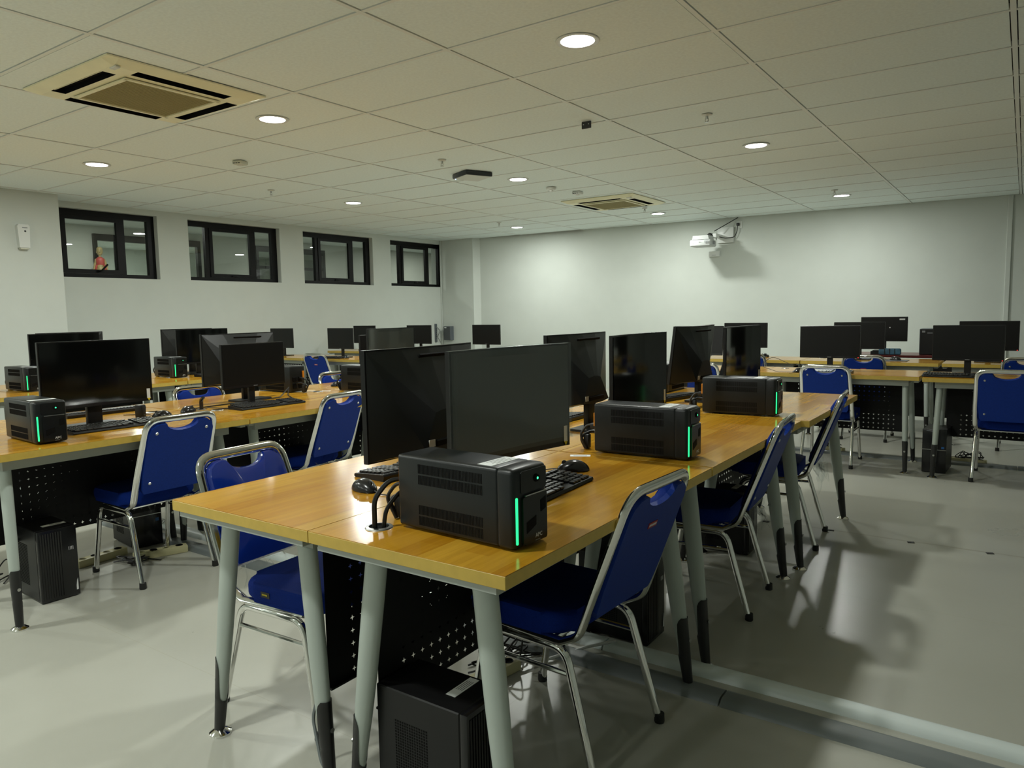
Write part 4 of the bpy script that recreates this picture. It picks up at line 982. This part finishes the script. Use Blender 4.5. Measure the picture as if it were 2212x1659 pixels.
# ================================================================ computer towers
def make_tower(label=True, drive=False):
    t = thing('computer_tower'); W_, L_, H_ = .165, .30, .335
    mk('case', 'tower_black', t, lambda b_: rbox(b_, (0, .012, H_/2 + .006), (W_, L_ - .024, H_ - .006), .003, 1))
    fb = mk('front_bezel', 'tower_front', t, lambda b_: rbox(b_, (0, -L_/2 + .012, H_/2 + .004), (W_, .024, H_), .005, 2), True)
    def ribs(b_):
        for k in range(9): box(b_, (-W_/2 + .012 + k*.0105, -L_/2 - .0005, H_/2 + .005), (.006, .005, H_ - .03))
    if drive == 'slim':
        mk('badge', 'blue_sticker', fb, lambda b_: box(b_, (.058, -L_/2 - .001, .20), (.020, .002, .016)))
        mk('chrome_line', 'steel', fb, lambda b_: box(b_, (0, -L_/2 - .001, .182), (W_ - .006, .002, .004)))
        mk('button', 'print_grey', fb, lambda b_: box(b_, (-.02, -L_/2 - .001, .326), (.07, .002, .004)))
    elif not drive:
        mk('front_rib', 'tower_front', fb, ribs)
        mk('maker_mark', 'print_white', fb, lambda b_: [box(b_, (.045 + k*.006, -L_/2 - .0006, .235), (.0016, .001, .016), Matrix.Shear('XZ', 4, (.0, .0)) if False else None) for k in range(4)])
        mk('corner_sticker', 'print_white', fb, lambda b_: prism(b_, [(.066, .03), (.074, .03), (.074, .085), (.070, .075), (.066, .05)], 'y', -L_/2 - .001, -L_/2 + .002))  # white sticker shape at the lower front corner
    else:
        mk('drive_door', 'tower_grey', fb, lambda b_: [box(b_, (0, -L_/2 - .001, .285), (W_ - .03, .004, .035)), box(b_, (0, -L_/2 - .001, .24), (W_ - .03, .004, .03))])
        mk('drive_button', 'print_white', fb, lambda b_: box(b_, (.03, -L_/2 - .004, .29), (.035, .002, .008)))
        mk('badge', 'blue_sticker', fb, lambda b_: box(b_, (.055, -L_/2 - .001, .15), (.018, .002, .018)))
        mk('chrome_line', 'steel', fb, lambda b_: box(b_, (0, -L_/2 - .001, .185), (W_ - .01, .002, .004)))
    def mesh(b_):
        for i in range(14):
            for j in range(26): box(b_, (-W_/2 - .0003, -.02 + i*.008, .07 + j*.0075), (.001, .0042, .0042))
    mk('side_vent', 'vent_dark', t, mesh)['kind'] = 'stuff'
    if label:
        lb = mk('asset_label', 'paper', t, lambda b_: box(b_, (.022, -.055, H_ + .0037), (.10, .03, .0008)))
        mk('label_print', 'ink', lb, lambda b_: [box(b_, (.03, -.064 + k*.006, H_ + .0042), (.05, .0016, .0003)) for k in range(4)])
    for sx in (-1, 1):
        for yy in (-.1, .11): mk('foot', 'rubber', t, lambda b_: box(b_, (sx*.06, yy, .003), (.02, .03, .006)))
    return t
def make_slim(): return make_tower(False, 'slim')
def make_old(): return make_tower(False, True)
TW = [('a', make_tower, (3.70, -.485), PI/2, 'black ribbed computer tower with white asset label under the nearest desk'),
      ('a', None, (3.61, .735), PI/2, 'black ribbed computer tower on the floor under the second desk, front island'),
      ('a', None, (3.61, 1.985), PI/2, 'black ribbed computer tower on the floor under the far desk, front island'),
      ('a', None, (1.125, -.335), PI/2 - rad(3), 'black ribbed computer tower on the floor at the left, middle island'),
      ('d', make_old, (.70, .33), PI/2 - rad(8), 'older dark tower with disc drive standing behind the left chair'),
      ('e', make_slim, (4.375, 4.72), rad(-3), 'dark slim tower with blue badge under the right rear desk'),
      ('e', None, (2.98, 5.0), rad(0), 'dark tower with blue badge glimpsed under the first rear row beside the island end')]
for kd, mkr, (x, y), rz, lab in TW: place('tower_' + kd, mkr, (x, y, 0), rz, lab, 'computer', 'computer towers on the floor')
t = thing('desktop_tower', (4.07, 7.32, .755), 0, 'dark tower standing on the maroon table beside the stickered monitor', 'computer')
mk('case', 'device_grey', t, lambda b_: rbox(b_, (0, .06, .14), (.20, .30, .28), .006, 2))
mk('front_bezel', 'tower_black', t, lambda b_: rbox(b_, (0, -.096, .14), (.19, .014, .27), .004, 1))
mk('drive_strip', 'print_grey', t, lambda b_: [box(b_, (.0, -.104, .235), (.05, .002, .008)), box(b_, (-.06, -.104, .25), (.03, .002, .02))])
t = thing('blue_pouch', (3.70, 7.13, .755), 0, 'blue folded pouch lying below the stickered monitor', 'pouch')
mk('body', 'bag_blue', t, lambda b_: rbox(b_, (0, 0, .035), (.22, .04, .07), .015, 3), True)
mk('stripe', 'device_dark', t, lambda b_: [box(b_, (-.05 + k*.05, -.021, .035), (.008, .003, .065), Matrix.Rotation(rad(0), 4, 'Y')) for k in range(3)])

# ================================================================ power strips and floor cables
def make_strip():
    t = thing('power_strip')
    mk('body', 'strip_cream', t, lambda b_: rbox(b_, (0, 0, .02), (.27, .055, .04), .005, 2), True)
    for k in range(4): mk('socket', 'vent_dark' if k in (1, 3) else 'strip_cream', t, lambda b_: lathe(b_, [(.019, 0), (.019, .002), (.016, .002), (.014, -.001), (.0, -.001)][::-1], (-.1 + k*.065, 0, .040), 14))
    return t
ST = [((.86, .04), rad(95), 'cream power strip on the floor behind the left ribbed tower'), ((1.06, .26), rad(70), 'cream power strip under the left chair, by the coiled cables'),
      ((3.50, 5.15), rad(-20), 'cream power strip with plugs under the first rear row, middle'), ((4.56, 5.10), rad(-8), 'cream power strip under the first rear row beside the slim tower'),
      ((3.40, .12), rad(80), 'cream power strip behind the nearest tower, under the front island')]
for (x, y), rz, lab in ST: place('strip', make_strip, (x, y, 0), rz, lab, 'power strip', 'cream power strips on the floor')
def tangle(seed, cx, cy, rx, ry, n, z=.006, m='cable_black', r=.0035, zz=.05):
    rnd = random.Random(seed)
    def f(b_):
        for k in range(n):
            P_ = []
            for q in range(7): P_.append((cx + rnd.uniform(-rx, rx), cy + rnd.uniform(-ry, ry), z + (rnd.uniform(0, zz) if q % 2 else 0)))
            tube(b_, fillet(P_, .08, 5), r, 6)
    return mk('cable_tangle', m, None, f, True)
tag(tangle(1, 1.02, .14, .14, .09, 4), 'tangle of black cables on the floor under the left chair', 'cables')
tag(tangle(2, 3.49, 5.15, .10, .08, 4, z=.045, zz=.09), 'bunch of black plugs and cords on the middle rear power strip', 'cables')
tag(tangle(3, 4.56, 5.10, .12, .06, 4, z=.045, zz=.09), 'bunch of black cords on the power strip by the slim tower', 'cables')
tag(tangle(4, 3.36, .26, .10, .18, 5, zz=.16), 'tangle of black cables under the nearest desk behind the chair', 'cables')
tag(tangle(5, 3.40, 1.40, .10, .16, 4, zz=.12), 'tangle of black cables under the second desk of the front island', 'cables')
tag(tangle(6, .52, .52, .12, .12, 4, m='cable_white'), 'loose pale cables on the floor behind the older tower', 'cables')
tag(tangle(7, .72, -.42, .10, .10, 3, zz=.16), 'black cords hanging behind the left ribbed tower', 'cables')
cable('floor_cable', [(3.42, .24, .03), (3.50, .36, .01), (3.58, .50, .02), (3.66, .585, .03)], .006, 'cable_white', 'pale cable running into the white floor duct under the nearest desk')
cable('floor_cable', [(3.30, -.50, .33), (3.27, -.55, .15), (3.34, -.58, .03), (3.50, -.53, .012)], .005, 'duct_grey', 'grey cable looping down behind the nearest tower')
